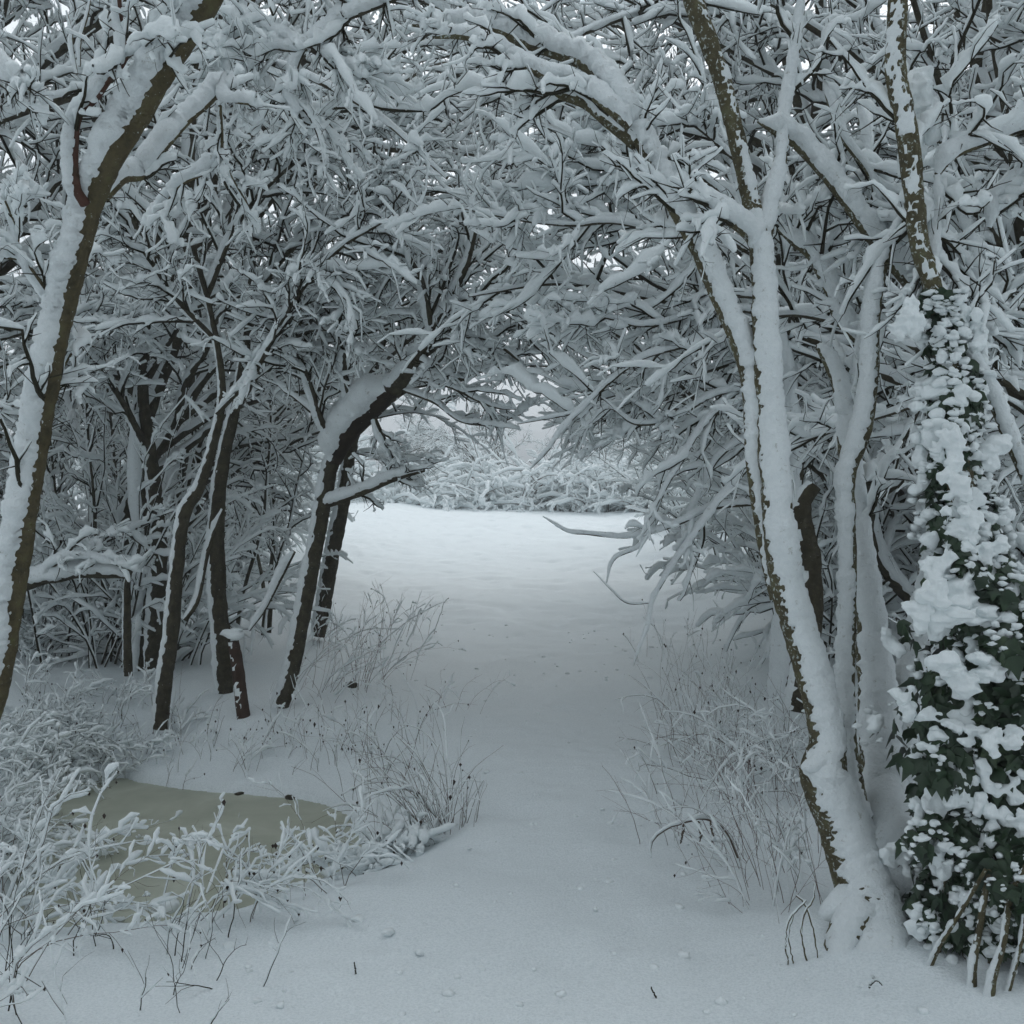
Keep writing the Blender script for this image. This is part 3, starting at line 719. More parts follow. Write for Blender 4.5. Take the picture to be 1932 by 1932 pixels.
# the drooping tree whose branches hang over the right half of the path
DT = Tree('drooping_tree', 'tree behind the big right-hand stems whose snow-heavy branches droop left across the path', 'tree', tuple(gpt(1480, 1300) * [1, 1, 0]), bark=M_DARK, thick=0.05)
DT.add('trunk', [(1470, 1330, 6.9, 40), (1480, 1150, 6.8, 36), (1495, 1000, 6.7, 34), (1500, 850, 6.6, 30), (1490, 720, 6.5, 26), (1470, 620, 6.4, 22), (1440, 520, 6.3, 18), (1400, 400, 6.2, 14), (1380, 280, 6.1, 10)], step=0.025, bias=-0.2, thick=0.03)
droops = [
 [(1490, 700, 6.5, 12.6), (1400, 640, 6.3, 9.8), (1330, 635, 6.1, 8.4), (1288, 654, 6.0, 7.7), (1210, 677, 5.9, 7.0), (1144, 727, 5.8, 6.3), (1104, 767, 5.8, 5.6), (1060, 812, 5.75, 4.9), (1034, 850, 5.7, 4.2), (1000, 885, 5.7, 2.8)],
 [(1144, 727, 5.8, 4.9), (1090, 775, 5.85, 4.2), (1030, 790, 5.9, 3.5), (975, 800, 5.9, 2.1)],
 [(1500, 800, 6.6, 10.5), (1430, 740, 6.4, 8.4), (1350, 745, 6.3, 7.7), (1270, 790, 6.2, 6.3), (1200, 800, 6.1, 5.6), (1150, 770, 6.1, 4.2), (1110, 800, 6.1, 2.8)],
 [(1490, 760, 6.6, 11.2), (1400, 740, 6.4, 9.1), (1330, 800, 6.2, 7.7), (1288, 867, 6.1, 7.0), (1256, 920, 6.0, 6.3), (1238, 965, 6.0, 5.6), (1212, 1027, 5.95, 4.2), (1160, 1055, 5.9, 3.5), (1144, 1100, 5.9, 2.1)],
 [(1420, 950, 6.5, 9.1), (1340, 960, 6.3, 7.7), (1288, 985, 6.1, 6.3), (1230, 1005, 6.0, 5.6), (1177, 1014, 5.95, 4.9), (1110, 1008, 5.9, 3.5), (1070, 1003, 5.9, 2.8), (1024, 974, 5.9, 1.8)],
 [(1440, 850, 6.4, 9.8), (1370, 930, 6.2, 7.7), (1310, 1010, 6.1, 6.3), (1275, 1060, 6.05, 5.6), (1250, 1100, 6.0, 4.9), (1231, 1137, 6.0, 4.2), (1222, 1184, 5.95, 3.5), (1206, 1225, 5.9, 2.8), (1195, 1256, 5.9, 2.1)],
 [(1233, 1137, 6.0, 2.8), (1184, 1138, 5.95, 2.5), (1150, 1110, 5.9, 2.1), (1120, 1078, 5.9, 1.8)],
 [(1440, 560, 6.35, 9.8), (1360, 560, 6.2, 8.4), (1290, 600, 6.1, 7.0), (1210, 615, 6.0, 5.6), (1130, 600, 5.9, 4.9), (1080, 640, 5.9, 2.8)],
 [(1420, 480, 6.3, 9.8), (1340, 440, 6.1, 8.4), (1260, 440, 5.9, 7.7), (1160, 420, 5.8, 7.0), (1080, 425, 5.7, 6.3), (1000, 418, 5.7, 5.6), (930, 405, 5.7, 4.9), (868, 392, 5.7, 2.8)],
 [(1400, 400, 6.2, 9.1), (1310, 330, 6.0, 7.7), (1200, 320, 5.9, 7.0), (1120, 350, 5.9, 5.6), (1060, 350, 5.8, 4.2), (985, 395, 5.8, 2.8)],
 [(1385, 300, 6.1, 7.7), (1300, 230, 6.0, 7.0), (1220, 215, 5.9, 5.6), (1150, 240, 5.9, 4.2), (1090, 290, 5.9, 2.8)],
 [(1460, 600, 6.4, 9.8), (1380, 590, 6.3, 8.4), (1300, 680, 6.3, 7.7), (1230, 735, 6.3, 5.6), (1180, 810, 6.3, 4.2), (1130, 850, 6.3, 2.8)],
 [(1500, 870, 6.6, 9.8), (1420, 830, 6.5, 8.4), (1360, 860, 6.4, 7.0), (1320, 930, 6.4, 5.6), (1290, 1010, 6.4, 3.5), (1300, 1080, 6.4, 2.1)],
]
for d in droops: DT.add('limb', d, thick=0.036 * min(1.0, d[0][3] / 9.0), step=0.02, sides=14, bias=-0.22, bark=M_DARK)
P, R = DT.sub([k for k in range(1, len(droops) + 1) if k != 7])
foliage(DT, P, R, 10, 6, (0.15, 0.6), (0.08, 0.3), 0.1, 0.04, 0.018, clear=False, n4=4, pull=np.array([-0.03, 0.02, -0.01]), lim=lambda P: ~((P[:, -1, 2] < 0.8) | ((P[:, -1, 2] < 1.6) & (P[:, -1, 0] < 0.45)) | ((P[:, -1, 2] < 1.75) & (P[:, -1, 0] < 1.3) & (rng.random(len(P)) < 0.6))) & ~((P[:, -1, 2] < 2.1) & (P[:, -1, 0] < 0.32)))
P, R = DT.sub([8, 9, 10, 11])
foliage(DT, P, R, 12, 7, (0.4, 1.1), (0.1, 0.4), 0.1, 0.03, 0.019, clear=True, n4=3, pull=np.array([-0.03, 0.05, 0.02]))
DT.finish()

# ---- top branch of the left tree group that spans the upper picture
SP = Tree('spanning_tree', 'tree out on the left bank whose thin black branches cross the top of the picture', 'tree', (-3.6, 5.6, 0), bark=M_DARK, thick=0.05)
SP.add('trunk', [(-420, 1560, 5.6, 60), (-400, 1000, 5.6, 50), (-330, 400, 5.5, 42), (-230, 20, 5.5, 34), (-60, -160, 5.4, 28), (160, -210, 5.3, 22), (400, -150, 5.2, 18)], step=0.03, bias=-0.2)
for d in [[(400, -110, 5.2, 16), (560, -90, 5.1, 14), (700, -60, 5.0, 13), (800, 0, 5.0, 11), (861, 33, 5.0, 6)],
          [(780, -20, 5.0, 12), (720, 8, 5.0, 11), (680, 25, 5.0, 10), (644, 40, 5.0, 10), (617, 67, 5.0, 10), (573, 93, 5.0, 9), (535, 72, 5.0, 8), (500, 56, 5.0, 8), (433, 24, 5.0, 7), (405, 0, 5.0, 5)],
          [(573, 95, 5.0, 7), (560, 130, 5.0, 6), (550, 180, 5.0, 6), (562, 210, 5.0, 5), (573, 230, 5.05, 4), (600, 240, 5.1, 3), (622, 243, 5.1, 2)],
          [(573, 97, 5.0, 6), (540, 95, 5.0, 6), (513, 93, 5.0, 5), (485, 118, 5.0, 5), (460, 147, 5.0, 4)],
          [(500, 56, 5.0, 6), (460, 65, 5.0, 5), (425, 85, 5.0, 5), (418, 120, 5.0, 4), (405, 150, 5.0, 3)],
          [(590, 88, 5.0, 6), (620, 108, 5.0, 5), (655, 135, 5.0, 4), (700, 150, 5.0, 3)]]:
    SP.add('limb', d, thick=0.06, step=0.014, sides=14, bias=-0.22)
P, R = SP.sub([1, 2, 3, 4, 5, 6])
foliage(SP, P, R, 10, 5, (0.12, 0.5), (0.08, 0.26), 0.05, 0.03, 0.018, n4=3)
SP.finish()

# ---- trunks standing beyond the pond
def along(p, q, d0, d1, w0, w1, n=4, wob=6):
    return [(p[0] + (q[0] - p[0]) * k / n + (random.uniform(-wob, wob) if 0 < k < n else 0), p[1] + (q[1] - p[1]) * k / n, d0 + (d1 - d0) * k / n, w0 + (w1 - w0) * k / n) for k in range(n + 1)]
FOL = dict(n2=10, n3=6, L2=(0.3, 1.0), L3=(0.12, 0.4), droop=0.06, sn=0.0165, n4=4)
BT = Tree('leaning_black_tree', 'dark tree beyond the pond that leans right over the path, torn open below its crown', 'tree', tuple(gpt(530, 1345) * [1, 1, 0]), bark=M_DARK, thick=0.035, S=(-0.7, -0.05, 0.65))
BT.add('trunk', [(520, 1385, 7.7, 33.1), (530, 1335, 7.7, 30.2), (552, 1260, 7.7, 28.8), (568, 1180, 7.7, 28.8), (585, 1090, 7.7, 28.8), (602, 1000, 7.7, 27.4), (612, 940, 7.7, 27.4), (622, 890, 7.7, 27.4), (636, 850, 7.65, 30.2)], step=0.025, sides=22, bias=-0.6)
BT.add('trunk', [(630, 870, 7.65, 28.8), (645, 835, 7.6, 37.4), (672, 795, 7.5, 43.2), (705, 762, 7.4, 44.6), (738, 735, 7.3, 33.1)], step=0.02, sides=24, bias=-0.1, thick=0.12, bark=M_WOUND, label='torn dark hollow stretch of the trunk')
BT.add('trunk', [(728, 745, 7.35, 40), (755, 720, 7.3, 30), (775, 690, 7.2, 26), (798, 655, 7.1, 22), (815, 630, 7.05, 20), (840, 580, 7.0, 16), (880, 500, 6.9, 12), (900, 420, 6.8, 9)], step=0.02, bias=-0.2, thick=0.05)
for d in [[(755, 718, 7.3, 14), (790, 712, 7.25, 12), (830, 710, 7.2, 11), (880, 716, 7.2, 8)],
          [(614, 950, 7.7, 18), (640, 942, 7.6, 18), (690, 925, 7.5, 16), (740, 903, 7.4, 15), (800, 885, 7.35, 12)],
          [(790, 716, 7.25, 7), (850, 730, 7.2, 6), (900, 755, 7.2, 6), (940, 770, 7.2, 4), (975, 772, 7.2, 2)],
          [(760, 735, 7.3, 7), (820, 760, 7.3, 6), (870, 795, 7.3, 5), (930, 800, 7.3, 4), (985, 780, 7.3, 3)],
          [(705, 790, 7.4, 12), (720, 820, 7.4, 10), (735, 850, 7.4, 7), (745, 880, 7.4, 4)],
          [(645, 840, 7.6, 14), (610, 800, 7.5, 12), (590, 740, 7.4, 10), (560, 660, 7.3, 8), (520, 600, 7.2, 6)],
          [(672, 780, 7.5, 14), (650, 700, 7.3, 12), (660, 600, 7.2, 10), (700, 520, 7.1, 8), (720, 440, 7.0, 6)],
          [(815, 630, 7.05, 12), (800, 540, 6.9, 10), (770, 480, 6.8, 8), (740, 400, 6.7, 6)],
          [(840, 580, 7.0, 10), (900, 560, 6.9, 9), (960, 580, 6.9, 7), (1020, 620, 6.9, 5)],
          [(775, 690, 7.2, 12), (850, 640, 7.1, 10), (920, 640, 7.0, 8), (980, 680, 7.0, 5)],
          [(555, 1040, 7.7, 8), (530, 1090, 7.7, 7), (500, 1150, 7.65, 5), (470, 1190, 7.6, 4)]]:
    BT.add('limb', d, thick=0.05, step=0.02, sides=14, bias=-0.22)
P, R = BT.sub([2, 8, 9, 10, 11, 12])
foliage(BT, P, R, 15, 8, (0.35, 1.1), (0.1, 0.4), 0.1, 0.02, 0.017, n4=3, clear=False, up=0.3, lim=lambda P: P[:, -1, 2] > 2.15)
P, R = BT.sub([3, 4, 5, 6, 7, 13])
foliage(BT, P, R, 7, 4, (0.12, 0.45), (0.06, 0.22), 0.15, 0.03, 0.014, n4=2, clear=False, lim=lambda P: P[:, -1, 2] > 1.35)
BT.finish()

simple_tree('slender_tree', 'slender dark trunk left of the cut post, forking low with a small side shoot', 'tree',
            [[(302, 1375, 7.4, 28.8), (312, 1280, 7.4, 27.4), (325, 1190, 7.4, 26.6), (332, 1100, 7.4, 24.5), (340, 1020, 7.4, 23.0), (352, 960, 7.4, 23.0), (375, 925, 7.4, 20.2), (400, 850, 7.3, 15.8), (420, 740, 7.2, 13.0), (400, 600, 7.1, 10.1), (360, 450, 7.0, 10.0)],
             [(348, 1170, 7.4, 10.1), (372, 1135, 7.45, 9.4), (384, 1080, 7.5, 8.6), (395, 1030, 7.5, 9.0), (420, 960, 7.5, 6.0)],
             [(410, 780, 7.2, 10.1), (480, 700, 7.0, 11.0), (560, 560, 6.8, 9.0), (640, 470, 6.6, 7.0), (720, 420, 6.5, 5.0)],
             [(405, 640, 7.1, 8.6), (330, 560, 7.0, 10.0), (260, 460, 6.9, 8.0), (200, 420, 6.8, 5.0)],
             [(390, 560, 7.1, 11.0), (450, 420, 7.0, 9.0), (540, 320, 6.9, 7.0), (640, 260, 6.8, 5.0)]],
            0.03, fol=dict(i=[2, 3, 4], n2=20, n3=7, L2=(0.35, 1.1), L3=(0.12, 0.45), droop=0.05, sn=0.0165, n4=4))
simple_tree('mossy_tree', 'dark snow-flecked trunk directly behind the slender trunk', 'tree',
            [[(285, 1260, 8.8, 27.0), (295, 1150, 8.8, 30.0), (300, 1060, 8.8, 31.5), (300, 1020, 8.8, 30.0), (290, 900, 8.7, 25.5), (270, 750, 8.6, 21.0), (280, 600, 8.4, 16.5), (300, 440, 8.2, 10.5)],
             [(285, 860, 8.7, 15.0), (220, 740, 8.4, 11.2), (150, 640, 8.2, 11.0), (100, 560, 8.0, 7.0)],
             [(275, 720, 8.6, 13.5), (350, 600, 8.2, 10.5), (440, 540, 8.0, 10.0), (520, 520, 7.8, 6.0)],
             [(290, 520, 8.3, 10.5), (240, 380, 8.1, 11.0), (200, 240, 8.0, 8.0), (180, 140, 7.9, 5.0)]],
            0.03, fol=dict(i=[1, 2, 3], n2=20, n3=7, L2=(0.4, 1.2), L3=(0.12, 0.45), droop=0.06, sn=0.02, n4=4))
simple_tree('upright_tree', 'upright dark trunk behind the cut post with a lump of snow at head height', 'tree',
            [[(425, 1330, 8.0, 32.3), (420, 1220, 8.0, 32.3), (412, 1130, 8.0, 30.6), (410, 1050, 8.0, 30.6), (408, 1000, 8.0, 28.9), (420, 880, 7.9, 23.8), (450, 740, 7.8, 18.7), (470, 600, 7.6, 15.3), (480, 440, 7.4, 10.2), (500, 300, 7.3, 8.0)],
             [(440, 780, 7.8, 13.6), (520, 660, 7.5, 10.2), (600, 620, 7.2, 9.0), (660, 640, 7.0, 5.0)],
             [(475, 560, 7.6, 11.9), (560, 460, 7.3, 11.0), (660, 400, 7.1, 8.0), (740, 380, 6.9, 5.0)],
             [(480, 420, 7.4, 10.2), (580, 300, 7.2, 9.0), (700, 220, 7.0, 7.0), (800, 200, 6.9, 4.0)]],
            0.03, fol=dict(i=[1, 2, 3], n2=20, n3=7, L2=(0.35, 1.1), L3=(0.12, 0.45), droop=0.05, sn=0.0165, n4=4))
simple_tree('thin_dead_tree', 'thin bare dead stem standing alone left of the slender trunk', 'dead tree',
            [[(242, 1275, 8.2, 17), (240, 1200, 8.2, 15), (240, 1130, 8.2, 14), (242, 1090, 8.2, 11), (258, 1050, 8.2, 8), (268, 1010, 8.2, 5)]], 0.015)
simple_tree('inner_tree', 'dark trunk close behind the leaning black tree at the edge of the path', 'tree',
            [[(600, 1200, 10.5, 26), (615, 1120, 10.5, 28), (628, 1040, 10.5, 28), (645, 960, 10.5, 26), (660, 860, 10.3, 22), (690, 740, 10.1, 18), (740, 600, 9.8, 14), (800, 480, 9.5, 9)],
             [(670, 820, 10.3, 14), (760, 740, 10.0, 10), (840, 720, 9.8, 6)],
             [(700, 700, 10.1, 14), (800, 620, 9.6, 11), (900, 600, 9.4, 6)],
             [(760, 560, 9.7, 12), (860, 440, 9.4, 9), (960, 400, 9.2, 5)]],
            0.03, fol=dict(i=[1, 2, 3], n2=20, n3=7, L2=(0.4, 1.3), L3=(0.12, 0.5), droop=0.05, sn=0.022, n4=4))

# ---- cut post with a cap of snow
pb = gpt(455, 1352)
post = thing('cut_post', 'short red-brown cut post with a cap of snow, leaning between the trunks beyond the pond', 'post', (pb[0], pb[1], pb[2]))
gp_, gs_ = Geo(), Geo()
limb(gp_, gs_, [(466, 1385, pb[1], 27), (458, 1340, pb[1], 26), (450, 1270, pb[1], 24), (440, 1210, pb[1], 22)], 0.01, 0.02, 14, -1.0)
gp_.obj('post', M_POST, post); gs_.obj('snow_cover', M_SNOW, post)
gc = Geo()
for k in range(4): blob(gc, U(440, 1200, pb[1]) + np.array([rng.normal() * 0.015, rng.normal() * 0.015, 0.005 + 0.01 * k]), 0.06 - 0.006 * k, 0.5, amp=0.3)
gc.obj('snow_cap', M_SNOW, post)

# ---- fallen limb held above the ground on the left
fb = gpt(120, 1150)
fl = Tree('broken_branch', 'thick broken branch lying level left of the thin dead stem, sawn end to the right', 'fallen branch', (U(160, 1075, 7.6)[0], 7.6, 0), bark=M_DARK, thick=0.05)
fl.add('log', [(20, 1110, 7.6, 30), (80, 1090, 7.6, 30), (150, 1076, 7.6, 31), (200, 1077, 7.6, 31), (241, 1078, 7.6, 30)], step=0.02, bias=-0.1)
fl.add('limb', [(90, 1085, 7.6, 12), (140, 1055, 7.7, 11), (200, 1020, 7.9, 10), (280, 985, 8.1, 8)], step=0.02, bias=-0.1)
fl.add('limb', [(80, 1090, 7.6, 10), (110, 1060, 7.5, 9), (150, 1050, 7.5, 8), (220, 1065, 7.5, 5)], step=0.02, bias=-0.1)
P, R = fl.sub([1, 2]); foliage(fl, P, R, 8, 4, (0.15, 0.4), (0.08, 0.2), sn=0.02, n4=1)
fl.finish()
# ================================================================= thicket trees (copied)
class Proto:
    def __init__(s, name): s.t = thing(name, 'tree', 'tree'); s.tw = Geo(); s.sn = Geo(); s.main = Geo(); s.thick = 0.03; s.kids = []
def proto_tree(seed, H=2.0, nl=7, L=(2.6, 4.2), lean=0.35, sn=0.0165, r0=0.07, n2=13, n3=8, twig=None, name='snowy_tree', n4=3, droopy=0.02, low=0):
    global rng
    keep = rng; rng = np.random.default_rng(seed)
    T = Tree(name, 'tree', 'tree', (0, 0, 0), bark=M_DARK, thick=0.035)
    T.bark = M_DARK
    h = H * rng.uniform(0.85, 1.15)
    px = [np.array([0, 0, -0.25])]
    for k in range(1, 6):
        px.append(np.array([lean * h * (k / 5) ** 1.4 + rng.normal() * 0.06, rng.normal() * 0.07, h * k / 5]))
    T.add('trunk', [(p, r0 * (1 - 0.09 * k)) for k, p in enumerate(px)], thick=0.03, step=0.06, sides=12, bias=-0.2)
    tp, trr = T.limbs[0]
    for k in range(nl):
        f = rng.uniform(0.5, 1.0) if k > 1 else 1.0
        if k < low: f = rng.uniform(0.2, 0.5)
        i = int(f * 27); s = tp[i]
        az = rng.normal() * 1.0 if k < nl * 0.65 else rng.uniform(-math.pi, math.pi)
        el = math.radians(rng.uniform(35, 75))
        d = np.array([math.cos(az) * math.cos(el), math.sin(az) * math.cos(el), math.sin(el)])
        ln = rng.uniform(*L); pts = [s.copy()]; n = 9
        p = s.copy()
        for j in range(1, n):
            d = d + rng.normal(size=3) * 0.13 + np.array([0.05 * math.cos(az) + 0.03, 0.03 * math.sin(az), -0.055])
            d = norm(d); p = p + d * ln / (n - 1); pts.append(p.copy())
        rr = r0 * 0.55
        T.add('limb', [(q, rr * (1 - 0.8 * j / (n - 1))) for j, q in enumerate(pts)], thick=0.024, step=0.07, sides=8, bias=-0.15)
    P, R = T.sub(list(range(1, nl + 1)))
    foliage(T, P, R, n2, n3, (0.5, 1.4), (0.12, 0.5), 0.12, droopy, sn, clear=False, n4=n4)
    T.finish(twig)
    KIDS[T.t.name] = [o for o in T.t.children]
    rng = keep
    return T.t
def proto_shrub(seed, n=26, H=(0.9, 2.0), sn=0.02, m=None, spread=0.5, droop=0.16, name='snowy_shrub', n2=9, n3=4):
    global rng
    keep = rng; rng = np.random.default_rng(seed)
    T = Tree(name, 'shrub', 'shrub', (0, 0, 0), bark=M_TWIG, thick=0.02)
    K = 9
    P = np.zeros((n, K, 3)); P[:, 0, :2] = rng.normal(size=(n, 2)) * 0.18; P[:, 0, 2] = -0.1
    az = rng.uniform(0, 2 * np.pi, n); el = rng.uniform(0.9, 1.5, n)
    d = np.stack([np.cos(az) * np.cos(el), np.sin(az) * np.cos(el), np.sin(el)], -1)
    ln = rng.uniform(H[0], H[1], n)[:, None] * 1.3
    for k in range(1, K):
        d = d + rng.normal(size=(n, 3)) * 0.1; d[:, :2] += spread * 0.1 * np.stack([np.cos(az), np.sin(az)], -1); d[:, 2] -= droop * k / K
        d = norm(d); P[:, k] = P[:, k - 1] + d * ln / (K - 1)
    R = 0.011 * (1 - 0.7 * np.linspace(0, 1, K))[None] * rng.uniform(0.6, 1.3, (n, 1))
    st = Geo(); tube(st, P, R, 5)
    st.obj('stem', m or M_TWIG, T.t, kind='stuff')
    snow_on(T.sn, P, R, rng.uniform(0.6, 1.2, n) * sn, 6)
    foliage(T, P, R, n2, n3, (0.25, 0.8), (0.08, 0.3), 0.15, 0.08, sn, clear=False, n4=1, lod=1)
    T.finish(m)
    KIDS[T.t.name] = [o for o in T.t.children]
    rng = keep
    return T.t

protos = [proto_tree(11), proto_tree(12, H=2.3, lean=0.5, nl=8), proto_tree(13, H=1.7, nl=8, L=(2.4, 3.8)), proto_tree(16, H=1.9, nl=8, L=(2.2, 3.6), low=3),
          proto_tree(17, H=3.4, nl=9, L=(2.8, 4.4), lean=0.2), proto_tree(18, H=3.9, nl=9, L=(2.6, 4.2), lean=0.15)]
shrubs = [proto_shrub(21, n2=7), proto_shrub(22, n=18, H=(1.2, 2.6), n2=8)]
brush = [proto_shrub(31, n=56, H=(1.2, 2.6), sn=0.03, m=M_TWIGR, spread=0.8, droop=0.3, name='bramble_thicket', n2=5, n3=3), proto_shrub(32, n=46, H=(1.0, 2.2), sn=0.034, m=M_TWIGR, spread=1.0, droop=0.34, name='bramble_thicket', n2=5, n3=3)]
used = set()
def put(pl, x, y, rz, sc, label, group, cat, sz=None, mirror=False):
    root = pl[random.randrange(len(pl))] if isinstance(pl, list) else pl
    z = float(zg(x, y, False)) - (1.0 if cat == 'bramble' else 0.03)
    if root.name not in used:
        used.add(root.name); r = root
        r.location = (x, y, z); r.rotation_euler = (0, 0, rz); r.scale = (sc, sc, sz or sc)
        r['label'] = label; r['group'] = group
    else:
        r = copy_thing(root, (x, y, z), rz, sc, label, group, sz)
    if mirror: r.scale.x *= -1
    r['category'] = cat
    return r

jr = random.Random(5)
def side_label(x, y):
    s = 'left' if x < 0 else 'right'
    if y < 5: return 'added snow-laden tree, trunk out of view on the %s, its crown shading the near path' % s, 'added trees shading the near path'
    if y < 9.5: w = 'beside the pond' if x < 0 else 'just behind the many-stemmed tree'
    elif y < 14: w = 'behind the dark trunks' if x < 0 else 'behind the drooping branches'
    else: w = 'where the path opens to the field'
    return 'snow-laden tree in the %s thicket %s' % (s, w), '%s thicket trees %s' % (s, w)
tall = protos[4:]; mid = protos[:4]
def row(ys, sgn, base, slope, offs):
    for y in ys:
        for j, xo in enumerate(offs):
            x = base + slope * (y - 6) + xo + jr.uniform(-0.4, 0.4); yy = y + jr.uniform(-0.5, 0.5)
            if y < 9 and xo == 0 and sgn < 0: continue
            if y < 8.5 and xo == 0: x += 0.9
            l, g_ = side_label(sgn * x, yy)
            rz = jr.uniform(-0.6, 0.6)
            pl = tall if (j >= 1 and jr.random() < 0.6) else (mid[:3] if j == 0 else mid)
            put(pl, sgn * x, yy, rz, jr.uniform(0.88, 1.12), l, g_, 'tree', mirror=sgn > 0)
row([6.5, 8.0, 9.6, 11.2, 12.8, 14.6], -1, 2.95, 0.15, [0, 2.2])
row([7.5, 10.5], -1, 2.95, 0.15, [4.2])
row([17, 20, 24], -1, 2.9, 0.22, [2.2, 5])
row([6.2, 7.4, 8.8, 10.4, 12, 13.8, 15.6], 1, 3.1, 0.10, [0, 2.0])
row([7, 10, 13], 1, 3.1, 0.10, [3.9])
row([18, 21, 25], 1, 2.2, 0.14, [2.4, 5])
for x, y in [(-4.4, 1.0), (-3.2, -1.6), (4.5, 1.0), (3.4, -1.8), (-6.2, 4.2), (6.2, 4.6), (-1.6, -4), (2.2, -4.5), (-2.2, -2.6), (2.3, -2.7), (0.2, -3.4), (-4.4, -1.2), (4.5, -1.5)]:  # trees added around and behind the camera to shade the near snow
    l, g_ = side_label(x, min(y, 4.9))
    put(tall, x, y, jr.uniform(-0.3, 0.3), 1.2, l, g_, 'tree', mirror=x > 0)
for x, y, s_ in [(-3.0, 9.0, 1.25), (3.2, 9.6, 1.3), (-4.9, 7.6, 1.2), (-5.0, 9.0, 1.4), (4.9, 9.0, 1.4), (-3.3, 10.9, 1.35), (3.3, 11.3, 1.35), (3.8, 7.3, 1.1), (-3.6, 15.5, 1.5), (3.6, 16.5, 1.5)]:
    l, g_ = side_label(x, y)
    put(tall, x, y, jr.uniform(-0.3, 0.3), s_, 'tall ' + l, g_, 'tree', mirror=x > 0)
for x in np.arange(-16, 17, 2.4):
    for y in (37, 42):
        put(mid, x + jr.uniform(-0.9, 0.9), y + jr.uniform(-1.5, 1.5), jr.uniform(0, 6.28), jr.uniform(0.6, 0.95) + (0.3 if y > 40 else 0), 'pale snow-covered tree beyond the crest at the far end of the path', 'trees beyond the crest', 'tree')
for x, y in [(-3.7, 15.2), (-4.3, 17.5), (-4.9, 20), (-5.8, 23), (-6.8, 26.5), (-4.6, 16.2), (-5.4, 18.6), (3.2, 19), (3.7, 22), (4.4, 26), (3.6, 16.5)]:
    w = 'left' if x < 0 else 'right'
    put(shrubs, x, y, jr.uniform(0, 6.28), jr.uniform(0.9, 1.3), 'snow-laden shrub at the %s edge of the far field' % w, 'shrubs edging the far field on the ' + w, 'shrub')
# brambles along the crest
for k, x in enumerate(np.arange(-9, 10.1, 1.15)):
    put(brush, x + jr.uniform(-0.4, 0.4), 31.6 + jr.uniform(-0.4, 1.5), jr.uniform(0, 6.28), jr.uniform(1.35, 1.6), 'pale bramble thicket loaded with snow along the crest of the path', 'brambles along the crest', 'bramble')
# understorey
for k in range(30):
    y = jr.uniform(8.5, 19); s = -1 if k % 2 else 1
    x = s * (1.7 + 0.17 * (y - 6) + abs(jr.gauss(0.3, 1.6)) + (0.5 if s < 0 else 0.2))
    put(shrubs, x, y, jr.uniform(0, 6.28), jr.uniform(0.6, 1.1), 'snow-laden shrub under the trees %s of the path' % ('left' if s < 0 else 'right'), 'understorey shrubs %s of the path' % ('left' if s < 0 else 'right'), 'shrub')

def proto_sapling(seed):
    global rng
    keep = rng; rng = np.random.default_rng(seed)
    T = Tree('young_tree', 'tree', 'tree', (0, 0, 0), bark=M_DARK, thick=0.012)
    pts = [np.array([0, 0, -0.1])]; d = norm(np.array([rng.normal() * 0.12, rng.normal() * 0.1, 1.0])); n = 9; L = rng.uniform(2.4, 3.4)
    for k in range(1, n):
        d = norm(d + rng.normal(size=3) * 0.09 + np.array([0, 0, 0.03])); pts.append(pts[-1] + d * L / (n - 1))
    T.add('trunk', [(p, 0.021 * (1 - 0.07 * k)) for k, p in enumerate(pts)], step=0.05, sides=8, bias=-0.4)
    P, R = T.sub([0])
    foliage(T, P, R, 16, 5, (0.3, 0.9), (0.1, 0.35), 0.3, 0.02, 0.014, clear=False, n4=1, up=0.5, lod=1)
    T.finish(); KIDS[T.t.name] = [o for o in T.t.children]
    rng = keep
    return T.t
young = [proto_sapling(41), proto_sapling(42), proto_sapling(43)]
for k in range(44):
    s = -1 if k % 3 else 1
    y = jr.uniform(8.6, 15); x = s * (1.5 + 0.14 * (y - 6) + jr.uniform(0.1, 3.8))
    if s > 0: x += 0.5
    w = 'left' if s < 0 else 'right'
    put(young, x, y, jr.uniform(0, 6.28), jr.uniform(0.75, 1.2), 'thin dark upright sapling among the trees %s of the path' % w, 'saplings %s of the path' % w, 'sapling')

